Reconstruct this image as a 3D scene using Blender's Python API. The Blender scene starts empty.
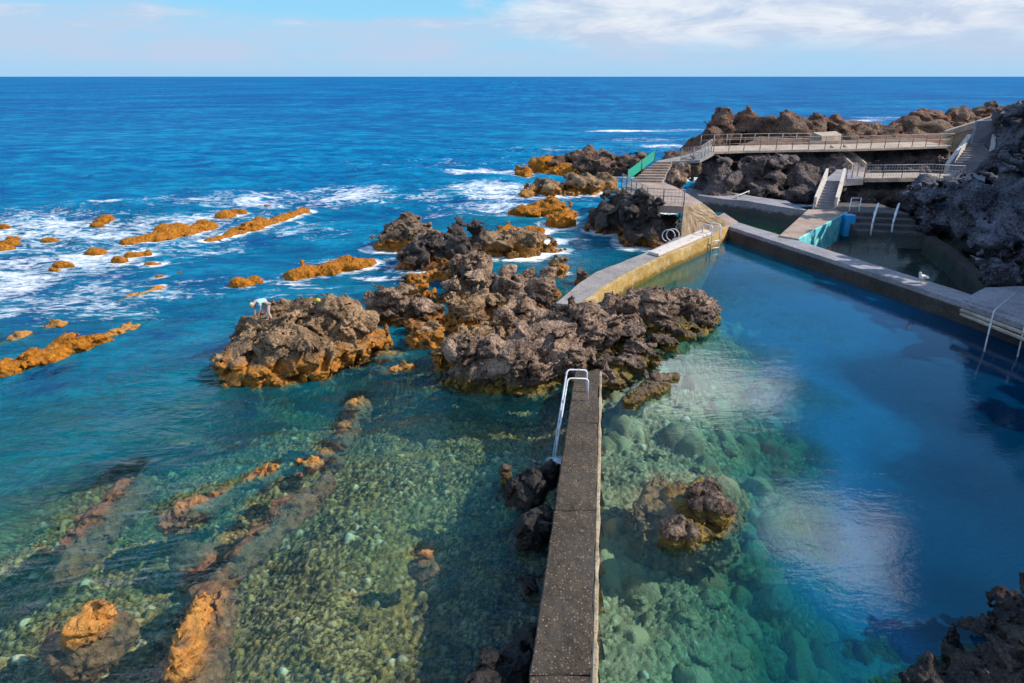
import bpy, bmesh, math, random
import numpy as np
from mathutils import Vector, kdtree
from mathutils.bvhtree import BVHTree

random.seed(7)
np.random.seed(7)
scene = bpy.context.scene
COL = scene.collection

# ------------------------------------------------------------------ camera
CAM_H, F, PITCH = 10.0, 650.0, math.atan(265.0 / 650.0)
CT, ST = math.cos(PITCH), math.sin(PITCH)
cd = bpy.data.cameras.new('camera')
cam = bpy.data.objects.new('camera', cd)
COL.objects.link(cam)
cam.location = (0, 0, CAM_H)
cam.rotation_euler = (math.pi / 2 - PITCH, 0, 0)
cd.sensor_width = 36.0
cd.lens = 36.0 * F / 1024.0
cd.clip_start, cd.clip_end = 0.1, 80000
scene.camera = cam


def W(px, py, z=0.0):
    """the world point at height z seen at this place of the photograph (only used to measure the place)"""
    u, v = (px - 512) / F, (py - 341.5) / F
    dx, dy, dz = u, CT - v * ST, -ST - v * CT
    t = (z - CAM_H) / dz
    return Vector((dx * t, dy * t, z))


def at_y(px, py, Y):
    """the world point at distance Y seen at this place of the photograph"""
    u, v = (px - 512) / F, (py - 341.5) / F
    dx, dy, dz = u, CT - v * ST, -ST - v * CT
    t = Y / dy
    return Vector((dx * t, Y, CAM_H + dz * t))


def mpp(p):
    """metres per picture element at a point"""
    return (p.y * CT + (CAM_H - p.z) * ST) / F


# ------------------------------------------------------------------ noise
def _hash(ix, iy, iz, seed):
    h = (ix.astype(np.uint32) * np.uint32(374761393) + iy.astype(np.uint32) * np.uint32(668265263)
         + iz.astype(np.uint32) * np.uint32(2246822519) + np.uint32((seed * 3266489917) & 0xffffffff))
    h = (h ^ (h >> np.uint32(13))) * np.uint32(1274126177)
    h = (h ^ (h >> np.uint32(16))) * np.uint32(2654435761)
    return h ^ (h >> np.uint32(15))


_G = np.array([[1, 1, 0], [-1, 1, 0], [1, -1, 0], [-1, -1, 0], [1, 0, 1], [-1, 0, 1], [1, 0, -1], [-1, 0, -1],
               [0, 1, 1], [0, -1, 1], [0, 1, -1], [0, -1, -1], [1, 1, 0], [-1, 1, 0], [0, -1, 1], [0, -1, -1]], dtype=np.float32)


def perlin(p, seed=0):
    p = np.asarray(p, dtype=np.float32)
    i = np.floor(p).astype(np.int64)
    f = p - i
    w = f * f * f * (f * (f * 6 - 15) + 10)
    out = np.zeros(len(p), dtype=np.float32)
    i = i.astype(np.uint32)
    for dx in (0, 1):
        wx = w[:, 0] if dx else 1 - w[:, 0]
        for dy in (0, 1):
            wy = w[:, 1] if dy else 1 - w[:, 1]
            for dz in (0, 1):
                wz = w[:, 2] if dz else 1 - w[:, 2]
                g = _G[_hash(i[:, 0] + np.uint32(dx), i[:, 1] + np.uint32(dy), i[:, 2] + np.uint32(dz), seed) & np.uint32(15)]
                d = g[:, 0] * (f[:, 0] - dx) + g[:, 1] * (f[:, 1] - dy) + g[:, 2] * (f[:, 2] - dz)
                out += wx * wy * wz * d
    return out


def vor3(p, seed=0, tilt=False):
    """distance to the nearest and second cell point, and a random number of the nearest cell"""
    i = np.floor(p).astype(np.int64)
    n = len(p)
    p = p.astype(np.float32)
    f1 = np.full(n, 9.0, np.float32); f2 = np.full(n, 9.0, np.float32); hb = np.zeros(n, np.uint32)
    cx, cy_, cz = np.zeros(n, np.float32), np.zeros(n, np.float32), np.zeros(n, np.float32)
    for dx in (-1, 0, 1):
        for dy in (-1, 0, 1):
            for dz in (-1, 0, 1):
                a, b, c = i[:, 0] + dx, i[:, 1] + dy, i[:, 2] + dz
                h = _hash(a, b, c, seed)
                s1 = np.float32(1 / 1023.0)
                qx = (a - p[:, 0]).astype(np.float32) + (h & np.uint32(1023)).astype(np.float32) * s1
                qy = (b - p[:, 1]).astype(np.float32) + ((h >> np.uint32(10)) & np.uint32(1023)).astype(np.float32) * s1
                qz = (c - p[:, 2]).astype(np.float32) + ((h >> np.uint32(20)) & np.uint32(1023)).astype(np.float32) * s1
                d = qx * qx + qy * qy + qz * qz
                near = d < f1
                f2 = np.where(near, f1, np.minimum(f2, d))
                hb = np.where(near, h, hb)
                cx = np.where(near, qx, cx); cy_ = np.where(near, qy, cy_); cz = np.where(near, qz, cz)
                f1 = np.where(near, d, f1)
    f1, f2 = np.sqrt(f1), np.sqrt(f2)
    r = ((hb >> np.uint32(7)) & np.uint32(255)) / np.float32(255)
    if not tilt:
        return f1, f2, r
    # each cell is a broken face with a tilt of its own
    k = np.float32(2 / 255.0)
    pl = -(cx * (((hb >> np.uint32(3)) & np.uint32(255)) * k - 1) + cy_ * (((hb >> np.uint32(13)) & np.uint32(255)) * k - 1) + cz * (((hb >> np.uint32(22)) & np.uint32(255)) * k - 1))
    return f1, f2, r, pl.astype(np.float32)


def vor2(p, seed=0):
    i = np.floor(p).astype(np.int64)
    n = len(p)
    f1 = np.full(n, 9.0, np.float32); f2 = np.full(n, 9.0, np.float32)
    r = np.zeros(n, np.float32); r2 = np.zeros(n, np.float32)
    z = np.zeros(n, np.int64)
    for dx in (-1, 0, 1):
        for dy in (-1, 0, 1):
            a, b = i[:, 0] + dx, i[:, 1] + dy
            h = _hash(a, b, z, seed)
            jx = (h & np.uint32(1023)) / 1023.0
            jy = ((h >> np.uint32(10)) & np.uint32(1023)) / 1023.0
            d = np.sqrt((a + jx - p[:, 0]) ** 2 + (b + jy - p[:, 1]) ** 2).astype(np.float32)
            near = d < f1
            f2 = np.where(near, f1, np.minimum(f2, d))
            r = np.where(near, ((h >> np.uint32(20)) & np.uint32(255)) / 255.0, r)
            r2 = np.where(near, ((h >> np.uint32(4)) & np.uint32(255)) / 255.0, r2)
            f1 = np.where(near, d, f1)
    return f1, f2, r, r2


# ------------------------------------------------------------------ mesh helpers
def np_mesh(name, v, q, smooth=True):
    me = bpy.data.meshes.new(name)
    k = q.shape[1]
    me.vertices.add(len(v))
    me.vertices.foreach_set('co', np.ascontiguousarray(v, dtype=np.float32).ravel())
    me.loops.add(len(q) * k)
    me.loops.foreach_set('vertex_index', np.ascontiguousarray(q, dtype=np.int32).ravel())
    me.polygons.add(len(q))
    me.polygons.foreach_set('loop_start', np.arange(0, len(q) * k, k, dtype=np.int32))
    me.polygons.foreach_set('use_smooth', np.full(len(q), smooth, dtype=bool))
    me.update(calc_edges=True)
    return me


def link(name, me, mat=None, parent=None):
    o = bpy.data.objects.new(name, me)
    COL.objects.link(o)
    if mat is not None and not me.materials:
        me.materials.append(mat)
    if parent is not None:
        o.parent = parent
    return o


def tag(o, label, cat, group=None):
    o['label'] = label
    o['category'] = cat
    if group:
        o['group'] = group
    return o


def empty(name, loc, label, cat, group=None):
    o = bpy.data.objects.new(name, None)
    COL.objects.link(o)
    o.location = loc
    o.empty_display_size = 0.1
    return tag(o, label, cat, group)


def bm_mesh(name, bm, smooth=False):
    me = bpy.data.meshes.new(name)
    bmesh.ops.recalc_face_normals(bm, faces=bm.faces)
    bm.to_mesh(me)
    bm.free()
    if smooth:
        me.polygons.foreach_set('use_smooth', [True] * len(me.polygons))
    return me


def bm_prism(bm, top, zb, zt=None):
    """a block with the polygon top (world points) and a floor at zb (number or list)"""
    tv = [bm.verts.new((p[0], p[1], p[2] if zt is None else zt)) for p in top]
    bv = [bm.verts.new((p[0], p[1], zb if not isinstance(zb, (list, tuple)) else zb[i])) for i, p in enumerate(top)]
    bm.faces.new(tv)
    bm.faces.new(bv[::-1])
    n = len(top)
    for i in range(n):
        bm.faces.new((tv[i], bv[i], bv[(i + 1) % n], tv[(i + 1) % n]))


def bm_tube(bm, pts, r, seg=8):
    pts = [Vector(p) for p in pts]
    rings = []
    up = Vector((0.13, 0.31, 1)).normalized()
    for i, p in enumerate(pts):
        a = pts[max(i - 1, 0)]
        b = pts[min(i + 1, len(pts) - 1)]
        t = (b - a).normalized()
        s = t.cross(up)
        if s.length < 1e-3:
            s = t.cross(Vector((1, 0, 0)))
        s.normalize()
        w = s.cross(t)
        rings.append([bm.verts.new(p + (s * math.cos(k * 2 * math.pi / seg) + w * math.sin(k * 2 * math.pi / seg)) * r) for k in range(seg)])
    for a, b in zip(rings, rings[1:]):
        for k in range(seg):
            bm.faces.new((a[k], a[(k + 1) % seg], b[(k + 1) % seg], b[k]))
    bm.faces.new(rings[0][::-1])
    bm.faces.new(rings[-1])


def round_path(pts, r=0.12, n=5):
    pts = [Vector(p) for p in pts]
    out = [pts[0]]
    for a, b, c in zip(pts, pts[1:], pts[2:]):
        d0, d1 = (a - b), (c - b)
        k = min(r, d0.length * 0.45, d1.length * 0.45)
        p0, p1 = b + d0.normalized() * k, b + d1.normalized() * k
        for i in range(n + 1):
            t = i / n
            out.append(p0 * (1 - t) ** 2 + b * 2 * t * (1 - t) + p1 * t * t)
    out.append(pts[-1])
    return out


def tube_obj(name, pts, r, mat, parent=None, seg=8):
    bm = bmesh.new()
    bm_tube(bm, pts, r, seg)
    return link(name, bm_mesh(name, bm, True), mat, parent)


def child_at(parent, *objs):
    """keep world-space geometry while parented to an Empty that stands at the thing's base"""
    for o in objs:
        o.parent = parent
        o.matrix_parent_inverse = parent_matrix(parent)


def parent_matrix(p):
    from mathutils import Matrix
    return Matrix.Translation(p.location).inverted()


def subdiv_rough(bm, cuts, amp, scale, seed):
    """cut a block into small faces and make its surfaces slightly uneven, as weathered concrete is"""
    bmesh.ops.triangulate(bm, faces=[f for f in bm.faces if len(f.verts) > 4])
    for _ in range(cuts):
        es = [e for e in bm.edges if e.calc_length() > scale]
        if not es:
            break
        bmesh.ops.subdivide_edges(bm, edges=es, cuts=1, use_grid_fill=True)
        bmesh.ops.triangulate(bm, faces=[f for f in bm.faces if len(f.verts) > 4])
    bm.normal_update()
    co = np.array([v.co[:] for v in bm.verts], dtype=np.float32)
    n = perlin(co * 1.3, seed) * 0.6 + perlin(co * 3.7, seed + 1) * 0.3 + perlin(co * 9.0, seed + 2) * 0.2
    for v, k in zip(bm.verts, n):
        v.co += v.normal * float(k) * amp


# ------------------------------------------------------------------ rocks
def surface_nets(f, org, h):
    s = f < 0
    c = [s[a:f.shape[0] - 1 + a, b:f.shape[1] - 1 + b, d:f.shape[2] - 1 + d] for a in (0, 1) for b in (0, 1) for d in (0, 1)]
    al = c[0].copy(); an = c[0].copy()
    for k in c[1:]:
        al &= k; an |= k
    m = an & ~al
    ii = np.argwhere(m)
    idx = np.full(m.shape, -1, np.int64)
    idx[m] = np.arange(len(ii))
    pos = np.zeros((len(ii), 3), np.float32); cnt = np.zeros(len(ii), np.float32)
    cs = [(a, b, d) for a in (0, 1) for b in (0, 1) for d in (0, 1)]
    for a in cs:
        for ax in range(3):
            if a[ax]:
                continue
            b = list(a); b[ax] = 1
            fa = f[ii[:, 0] + a[0], ii[:, 1] + a[1], ii[:, 2] + a[2]]
            fb = f[ii[:, 0] + b[0], ii[:, 1] + b[1], ii[:, 2] + b[2]]
            x = (fa < 0) != (fb < 0)
            t = np.where(x, fa / np.where(x, fa - fb, 1), 0)
            q = np.tile(np.array(a, np.float32), (len(ii), 1))
            q[:, ax] += t
            pos += np.where(x[:, None], q, 0)
            cnt += x
    v = (ii + pos / cnt[:, None]) * h + org
    quads = []
    for ax in range(3):
        o1, o2 = (ax + 1) % 3, (ax + 2) % 3
        sl0 = [slice(1, -1)] * 3; sl1 = [slice(1, -1)] * 3
        sl0[ax] = slice(0, -1); sl1[ax] = slice(1, None)
        x = s[tuple(sl0)] != s[tuple(sl1)]
        e = np.argwhere(x)
        if not len(e):
            continue
        inside = s[tuple(sl0)][x]
        e[:, o1] += 1; e[:, o2] += 1
        def cell(d1, d2):
            g = e.copy(); g[:, o1] += d1; g[:, o2] += d2
            return idx[g[:, 0], g[:, 1], g[:, 2]]
        q = np.stack([cell(-1, -1), cell(0, -1), cell(0, 0), cell(-1, 0)], 1)
        q[~inside] = q[~inside][:, ::-1]
        quads.append(q)
    return v, np.concatenate(quads)


def E(px, py, z, rx, ry, rz, rot=0):
    """an ellipsoid lump: centre seen at (px, py) at height z, half width rx in picture elements, depth ratio, half height in metres"""
    p = W(px, py, z)
    m = rx * mpp(p)
    return (p.x, p.y, p.z, m, m * ry, rz, math.radians(rot))


def chain(p0, p1, z0, z1, r0, r1, rz, n=5, wob=0.25):
    a, b = W(*p0, z0), W(*p1, z1)
    out = []
    ang = math.atan2(b.y - a.y, b.x - a.x)
    L = (b - a).length / n
    for i in range(n + 1):
        t = i / n
        c = a.lerp(b, t)
        r = (r0 + (r1 - r0) * t) * (1 + wob * random.uniform(-1, 1))
        out.append((c.x, c.y, c.z + random.uniform(-.05, .05), max(L * 0.85, r), r, rz * (1 + wob * random.uniform(-1, 1)), ang))
    return out


ROCKS = []


JOBS = []


def make_rock(*a, **k):
    if 'seed' not in k:
        k['seed'] = len(JOBS) * 17 + 3
    JOBS.append((a, k))


def run_rocks():
    from concurrent.futures import ThreadPoolExecutor
    with ThreadPoolExecutor(4) as ex:
        for fin in ex.map(lambda j: rock_shape(*j[0], **j[1]), JOBS):
            rock_object(*fin)


def rock_shape(name, label, cat, mat, blobs, voxel, rough=1.0, ws=1.0, zmin=-1.6, ztop=None, group=None, k=0.25, cell=0.9, crag=1.0, boxy=0.0, seed=None):
    B = np.array(blobs, np.float32)
    ext = np.maximum(B[:, 3], B[:, 4])
    pad = 0.6 * ws * rough + 4 * voxel
    lo = np.array([(B[:, 0] - ext).min(), (B[:, 1] - ext).min(), max((B[:, 2] - B[:, 5]).min(), zmin)]) - pad
    hi = np.array([(B[:, 0] + ext).max(), (B[:, 1] + ext).max(), (B[:, 2] + B[:, 5]).max()]) + pad
    n = np.maximum(np.ceil((hi - lo) / voxel).astype(int) + 1, 4)
    ax = [lo[i] + np.arange(n[i]) * voxel for i in range(3)]
    P = np.stack(np.meshgrid(*ax, indexing='ij'), -1).reshape(-1, 3).astype(np.float32)
    d = np.full(len(P), 1e3, np.float32)
    kk = k * ws
    for (cx, cy, cz, rx, ry, rz, a) in B:
        q = P - np.array([cx, cy, cz], np.float32)
        ca, sa = math.cos(a), math.sin(a)
        x = q[:, 0] * ca + q[:, 1] * sa
        y = -q[:, 0] * sa + q[:, 1] * ca
        z = q[:, 2]
        if boxy:
            k0 = ((np.abs(x / rx)) ** boxy + (np.abs(y / ry)) ** boxy + (np.abs(z / rz)) ** boxy) ** (1.0 / boxy)
            e = (k0 - 1) * min(rx, ry, rz)
        else:
            k0 = np.sqrt((x / rx) ** 2 + (y / ry) ** 2 + (z / rz) ** 2)
            k1 = np.sqrt((x / rx ** 2) ** 2 + (y / ry ** 2) ** 2 + (z / rz ** 2) ** 2) + 1e-6
            e = k0 * (k0 - 1) / k1
        hh = np.clip(0.5 + 0.5 * (d - e) / kk, 0, 1)
        d = d * (1 - hh) + e * hh - kk * hh * (1 - hh)
    band = np.abs(d) < 0.9 * ws * max(rough, .3) + 2 * voxel
    p = P[band] / ws
    # domain warp, then steps of broken blocks, ridges and pits
    wv = np.stack([perlin(p * 1.1 + 7.7, seed), perlin(p * 1.1 + 31.3, seed + 1), perlin(p * 1.1 + 57.1, seed + 2)], 1) * 0.35
    # the rock splits along a bedding of its own, and some of it is worn smooth while some stays craggy
    rs = np.random.RandomState(seed)
    a1, a2 = rs.uniform(-.5, .5), rs.uniform(0, 3.14)
    cz, sz = math.cos(a2), math.sin(a2)
    cx_, sx_ = math.cos(a1), math.sin(a1)
    Rm = np.array([[cz, -sz, 0], [sz, cz, 0], [0, 0, 1]]) @ np.array([[1, 0, 0], [0, cx_, -sx_], [0, sx_, cx_]])
    pr = (p @ Rm).astype(np.float32) * np.array([.72, 1.0, 1.45], np.float32)
    f1, f2, r, pl = vor3((pr + wv) / cell, seed + 3, True)
    g1, g2, r_, pl_ = vor3((pr + wv * .4) / (cell * .36), seed + 9, True)
    crag = crag * np.clip(.72 + 1.5 * perlin(p * .55 + 19.0, seed + 12), .12, 1.3)
    nz = perlin(p * 0.8, seed + 4) * 0.30 + (0.25 - np.abs(perlin(p * 2.1, seed + 5))) * 0.18 * crag
    nz += (r - 0.5) * 0.30 + pl * 0.50 * cell - np.clip(0.085 - (f2 - f1), 0, 1) * 2.4
    nz += ((r_ - 0.5) * 0.13 + pl_ * 0.26 * cell) * crag - np.clip(0.07 - (g2 - g1), 0, 1) * 0.4 * crag
    if voxel < 0.12 * ws:
        sp = p * np.array([6.5, 6.5, 4.0], np.float32)
        nz += (0.22 - np.abs(perlin(sp, seed + 7))) * 0.22 * np.maximum(crag, .5)
    d[band] += (0.17 - nz) * ws * rough
    if ztop is not None:
        d = np.maximum(d, P[:, 2] - ztop)
    d = np.maximum(d, zmin - P[:, 2])
    v, q = surface_nets(d.reshape(n), lo.astype(np.float32), voxel)
    # chips that hang in the air or are no bigger than crumbs are dropped
    lab = np.arange(len(v))
    while True:
        m_ = lab[q].min(1)
        new = lab.copy()
        for k_ in range(4):
            np.minimum.at(new, q[:, k_], m_)
        new = new[new]
        new = new[new]
        if (new == lab).all():
            break
        lab = new
    cnt_ = np.bincount(lab, minlength=len(v))
    big = cnt_ >= max(cnt_.max() * .25, 1)
    keep = big[lab]
    if not keep.all():
        q = q[keep[q[:, 0]]]
        ren = np.cumsum(keep) - 1
        q, v = ren[q], v[keep]
    # fine roughness
    m = perlin(v / ws * 13.0, seed + 8)
    m2 = perlin(v / ws * 13.0 + 40, seed + 8)
    v = v + np.stack([m, m2, perlin(v / ws * 13.0 + 80, seed + 8)], 1) * 0.032 * ws * rough
    return name, label, cat, mat, group, v, q, np.array([B[:, 0].mean(), B[:, 1].mean(), 0.0], np.float32)


def rock_object(name, label, cat, mat, group, v, q, c):
    me = np_mesh(name, v - c, q, True)
    o = link(name, me, mat)
    o.location = c.tolist()
    tag(o, label, cat, group)
    ROCKS.append((o, v, q))
    return o
# ------------------------------------------------------------------ materials
class M:
    def __init__(s, name):
        s.m = bpy.data.materials.new(name)
        s.m.use_nodes = True
        s.t = s.m.node_tree
        s.t.nodes.clear()
        s.out = s.t.nodes.new('ShaderNodeOutputMaterial')

    def n(s, typ, ins=None, **at):
        x = s.t.nodes.new(typ)
        for k, v in at.items():
            setattr(x, k, v)
        for k, v in (ins or {}).items():
            sock = x.inputs[k]
            if hasattr(v, 'is_output') or isinstance(v, bpy.types.NodeSocket):
                s.t.links.new(v, sock)
            else:
                sock.default_value = v
        return x

    def math(s, op, a, b=0.0, c=None, clamp=False):
        x = s.n('ShaderNodeMath', {0: a, 1: b}, operation=op, use_clamp=clamp)
        if c is not None:
            if isinstance(c, bpy.types.NodeSocket):
                s.t.links.new(c, x.inputs[2])
            else:
                x.inputs[2].default_value = c
        return x.outputs[0]

    def mix(s, f, a, b, blend='MIX'):
        x = s.n('ShaderNodeMix', data_type='RGBA', blend_type=blend)
        for i, v in ((0, f), (6, a), (7, b)):
            if isinstance(v, bpy.types.NodeSocket):
                s.t.links.new(v, x.inputs[i])
            else:
                x.inputs[i].default_value = v if i == 0 else (*v[:3], 1)
        return x.outputs[2]

    def noise(s, vec, scale, detail=4, rough=.55, dist=0.0):
        x = s.n('ShaderNodeTexNoise', {'Vector': vec, 'Scale': scale, 'Detail': detail, 'Roughness': rough, 'Distortion': dist})
        return x.outputs[0]

    def vor(s, vec, scale, feature='F1', out=0):
        x = s.n('ShaderNodeTexVoronoi', {'Vector': vec, 'Scale': scale}, feature=feature)
        return x.outputs[out]

    def ramp(s, f, stops, interp='LINEAR'):
        x = s.n('ShaderNodeValToRGB', {0: f})
        x.color_ramp.interpolation = interp
        el = x.color_ramp.elements
        while len(el) < len(stops):
            el.new(0.5)
        for e, (p, c) in zip(el, stops):
            e.position = p
            e.color = (*c, 1) if len(c) == 3 else c
        return x.outputs[0]

    def rng(s, v, a, b, c=0.0, d=1.0, smooth=False):
        x = s.n('ShaderNodeMapRange', {0: v, 1: a, 2: b, 3: c, 4: d}, clamp=True)
        if smooth:
            x.interpolation_type = 'SMOOTHSTEP'
        return x.outputs[0]

    def pos(s):
        return s.n('ShaderNodeNewGeometry').outputs['Position']

    def sep(s, v):
        return s.n('ShaderNodeSeparateXYZ', {0: v}).outputs

    def attr(s, name, out='Fac'):
        return s.n('ShaderNodeAttribute', attribute_name=name).outputs[out]

    def bump(s, h, strength=.5, dist=.05, normal=None):
        ins = {'Height': h, 'Strength': strength, 'Distance': dist}
        if normal is not None:
            ins['Normal'] = normal
        return s.n('ShaderNodeBump', ins).outputs[0]

    def surf(s, color, rough=.85, normal=None, spec=.3, metal=0.0):
        ins = {'Base Color': color if isinstance(color, bpy.types.NodeSocket) else (*color[:3], 1), 'Roughness': rough, 'Specular IOR Level': spec, 'Metallic': metal}
        if normal is not None:
            ins['Normal'] = normal
        b = s.n('ShaderNodeBsdfPrincipled', ins)
        s.t.links.new(b.outputs[0], s.out.inputs[0])
        return s.m


def mat_rock(name, dark, mid, light, alg_top=0.45, alg_amt=1.0, alg=(0.44, 0.15, 0.012), alg2=(0.20, 0.085, 0.015), ws=1.0, wet=0.32, under=(0.10, 0.075, 0.035), lightamt=.5, redamt=0.0):
    s = M(name)
    P = s.pos()
    z = s.sep(P)[2]
    n1 = s.noise(P, 0.9 / ws, 5, .6)
    n2 = s.noise(P, 4.5 / ws, 5, .65)
    n3 = s.noise(P, 17.0 / ws, 4, .6)
    v = s.vor(P, 7.0 / ws)
    c = s.mix(s.rng(n2, .36, .62), dark, mid)
    c = s.mix(s.math('MULTIPLY', s.rng(s.math('ADD', s.math('MULTIPLY', n1, .55), s.math('MULTIPLY', n3, .5)), .47, .66), lightamt * 1.5, clamp=True), c, light)
    if redamt:
        c = s.mix(s.math('MULTIPLY', s.rng(s.noise(P, .35 / ws, 3), .45, .65), redamt), c, (0.19, 0.075, 0.045))
    # white lichen and salt specks
    c = s.mix(s.math('MULTIPLY', s.rng(s.noise(P, 30.0 / ws, 2), .66, .74), .35), c, (0.42, 0.38, 0.33))
    # wet dark band, then the orange weed that grows at the waterline
    nb = s.math('MULTIPLY', s.math('SUBTRACT', s.noise(P, 1.3 / ws, 4), .5), 1.6)
    h = s.math('ADD', z, nb)
    if wet:
        c = s.mix(s.rng(h, wet + .5, wet, 0, .78), c, tuple(x * .5 for x in dark))
    if alg_amt:
        a = s.math('MULTIPLY', s.rng(h, alg_top + .18, alg_top - .12, 0, 1), s.rng(z, -.30, .0))
        a = s.math('MULTIPLY', a, s.math('MULTIPLY', s.rng(s.noise(P, 2.6 / ws, 4, .7), .50 - .28 * alg_amt, .62 - .28 * alg_amt), 1.0))
        ac = s.mix(s.rng(s.noise(P, 6.0 / ws, 5, .7), .36, .62), alg2, alg)
        ac = s.mix(s.rng(s.noise(P, 2.1 / ws, 5, .75), .53, .66, 0, .7), ac, (0.10, 0.085, 0.025))
        ac = s.mix(s.rng(s.noise(P, 13.0 / ws, 3, .7), .57, .68, 0, .6), ac, tuple(x * 1.6 for x in dark))
        c = s.mix(a, c, ac)
    # below the water everything is grown over with brown weed
    u = s.rng(z, .02, -.35)
    uc = s.mix(s.rng(n2, .38, .62), under, tuple(min(1, x * 2.4) for x in under))
    uc = s.mix(s.rng(n3, .57, .72, 0, .5), uc, (0.34, 0.23, 0.12))
    c = s.mix(s.math('MULTIPLY', u, .85), c, uc)
    hgt = s.math('ADD', s.math('MULTIPLY', n2, .6), s.math('ADD', s.math('MULTIPLY', n3, .35), s.math('MULTIPLY', v, .5)))
    nb2 = s.bump(hgt, .95, .16 * ws)
    nb2 = s.bump(s.noise(P, 45.0 / ws, 3, .6), .6, .03 * ws, nb2)
    rough = s.rng(h, wet + .5, wet, .9, .45) if wet else .9
    m = s.surf(c, .9, nb2, .25)
    if wet:
        b = [x for x in s.t.nodes if x.type == 'BSDF_PRINCIPLED'][0]
        s.t.links.new(rough, b.inputs['Roughness'])
    return m


ROCK_TAN = mat_rock('lava_rock', (0.026, 0.017, 0.013), (0.135, 0.082, 0.053), (0.48, 0.32, 0.215), .30, .5, lightamt=.75)
ROCK_ALG = mat_rock('lava_rock_with_weed', (0.035, 0.024, 0.018), (0.14, 0.09, 0.056), (0.34, 0.235, 0.155), .62, .85, lightamt=.65)
ROCK_TOPALG = mat_rock('lava_rock_ochre', (0.035, 0.024, 0.017), (0.165, 0.098, 0.052), (0.47, 0.30, 0.165), .70, .52, alg=(0.50, 0.20, 0.028), alg2=(0.29, 0.12, 0.022), lightamt=.65)
ROCK_ORANGE = mat_rock('weed_covered_rock', (0.07, 0.032, 0.010), (0.20, 0.08, 0.012), (0.40, 0.18, 0.03), 3.0, .95, alg=(0.52, 0.185, 0.010), alg2=(0.17, 0.06, 0.006), wet=0, under=(0.13, 0.06, 0.025))
ROCK_POOL = mat_rock('pool_rock', (0.028, 0.018, 0.014), (0.145, 0.092, 0.066), (0.50, 0.345, 0.25), .25, .5, alg=(0.24, 0.16, 0.02), alg2=(0.14, 0.09, 0.02), lightamt=.6)
ROCK_DARK = mat_rock('dark_wet_rock', (0.016, 0.013, 0.013), (0.045, 0.036, 0.033), (0.12, 0.095, 0.08), .3, 0, wet=.4, lightamt=.35)
ROCK_BLOCK = mat_rock('basalt_block', (0.028, 0.022, 0.022), (0.07, 0.054, 0.048), (0.17, 0.13, 0.105), .5, .25, ws=1.6, lightamt=.35)
ROCK_HEAD = mat_rock('reddish_lava', (0.03, 0.02, 0.016), (0.11, 0.066, 0.046), (0.27, 0.175, 0.12), .5, 0, ws=2.0, redamt=.6, lightamt=.6)
ROCK_CLIFF = mat_rock('cliff_lava', (0.038, 0.031, 0.034), (0.10, 0.078, 0.078), (0.23, 0.185, 0.175), .5, 0, ws=1.8, lightamt=.55)
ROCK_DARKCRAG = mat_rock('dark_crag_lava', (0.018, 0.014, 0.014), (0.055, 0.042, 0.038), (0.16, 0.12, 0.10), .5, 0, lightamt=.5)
ROCK_SHADE = mat_rock('shade_tinted_cliff_lava', (0.018, 0.017, 0.022), (0.052, 0.05, 0.064), (0.19, 0.19, 0.235), .5, 0, ws=1.8, lightamt=.75)  # cliff lava with its bluish shadow put into the colour
ROCK_SUB = mat_rock('submerged_lava', (0.06, 0.032, 0.02), (0.15, 0.08, 0.045), (0.30, 0.18, 0.09), .5, 1.15, alg=(0.50, 0.25, 0.07), alg2=(0.44, 0.17, 0.03), wet=0, under=(0.125, 0.053, 0.025))


def mat_concrete(name, base, light, speck=(0.42, 0.36, 0.28), speckamt=.5, stain=None, scale=1.0, low=None, low_top=.3, bumpk=.35):
    s = M(name)
    P = s.pos()
    z = s.sep(P)[2]
    n1 = s.noise(P, 0.8 * scale, 5, .6)
    n2 = s.noise(P, 6.0 * scale, 5, .65)
    c = s.mix(s.rng(s.math('ADD', s.math('MULTIPLY', n1, .6), s.math('MULTIPLY', n2, .4)), .38, .62), base, light)
    if speckamt:
        f = s.vor(P, 19.0 * scale)
        rnd = s.sep(s.vor(P, 19.0 * scale, out=1))[0]
        k = s.math('MULTIPLY', s.rng(f, .36, .22), s.rng(rnd, 1 - speckamt * .7, 1 - speckamt * .7 + .06))
        k = s.math('MULTIPLY', k, s.rng(n1, .3, .6, .35, 1.0))
        c = s.mix(s.math('MULTIPLY', k, .8), c, speck)
        k2 = s.rng(s.sep(s.vor(P, 27.0 * scale, out=1))[1], .72, .8)
        c = s.mix(s.math('MULTIPLY', k2, .5), c, tuple(x * .35 for x in base))
    if stain:
        c = s.mix(s.rng(s.noise(P, 1.7 * scale, 5, .7), .5, .68, 0, .75), c, stain)
    if low:
        h = s.math('ADD', z, s.math('MULTIPLY', s.math('SUBTRACT', s.noise(P, 2.0, 4), .5), .7))
        c = s.mix(s.rng(h, low_top + .12, low_top - .1, 0, .9), c, low)
    hgt = s.math('ADD', s.math('MULTIPLY', n2, .6), s.math('MULTIPLY', s.noise(P, 38.0 * scale, 3), .5))
    return s.surf(c, .88, s.bump(hgt, bumpk, .05), .25)


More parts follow.
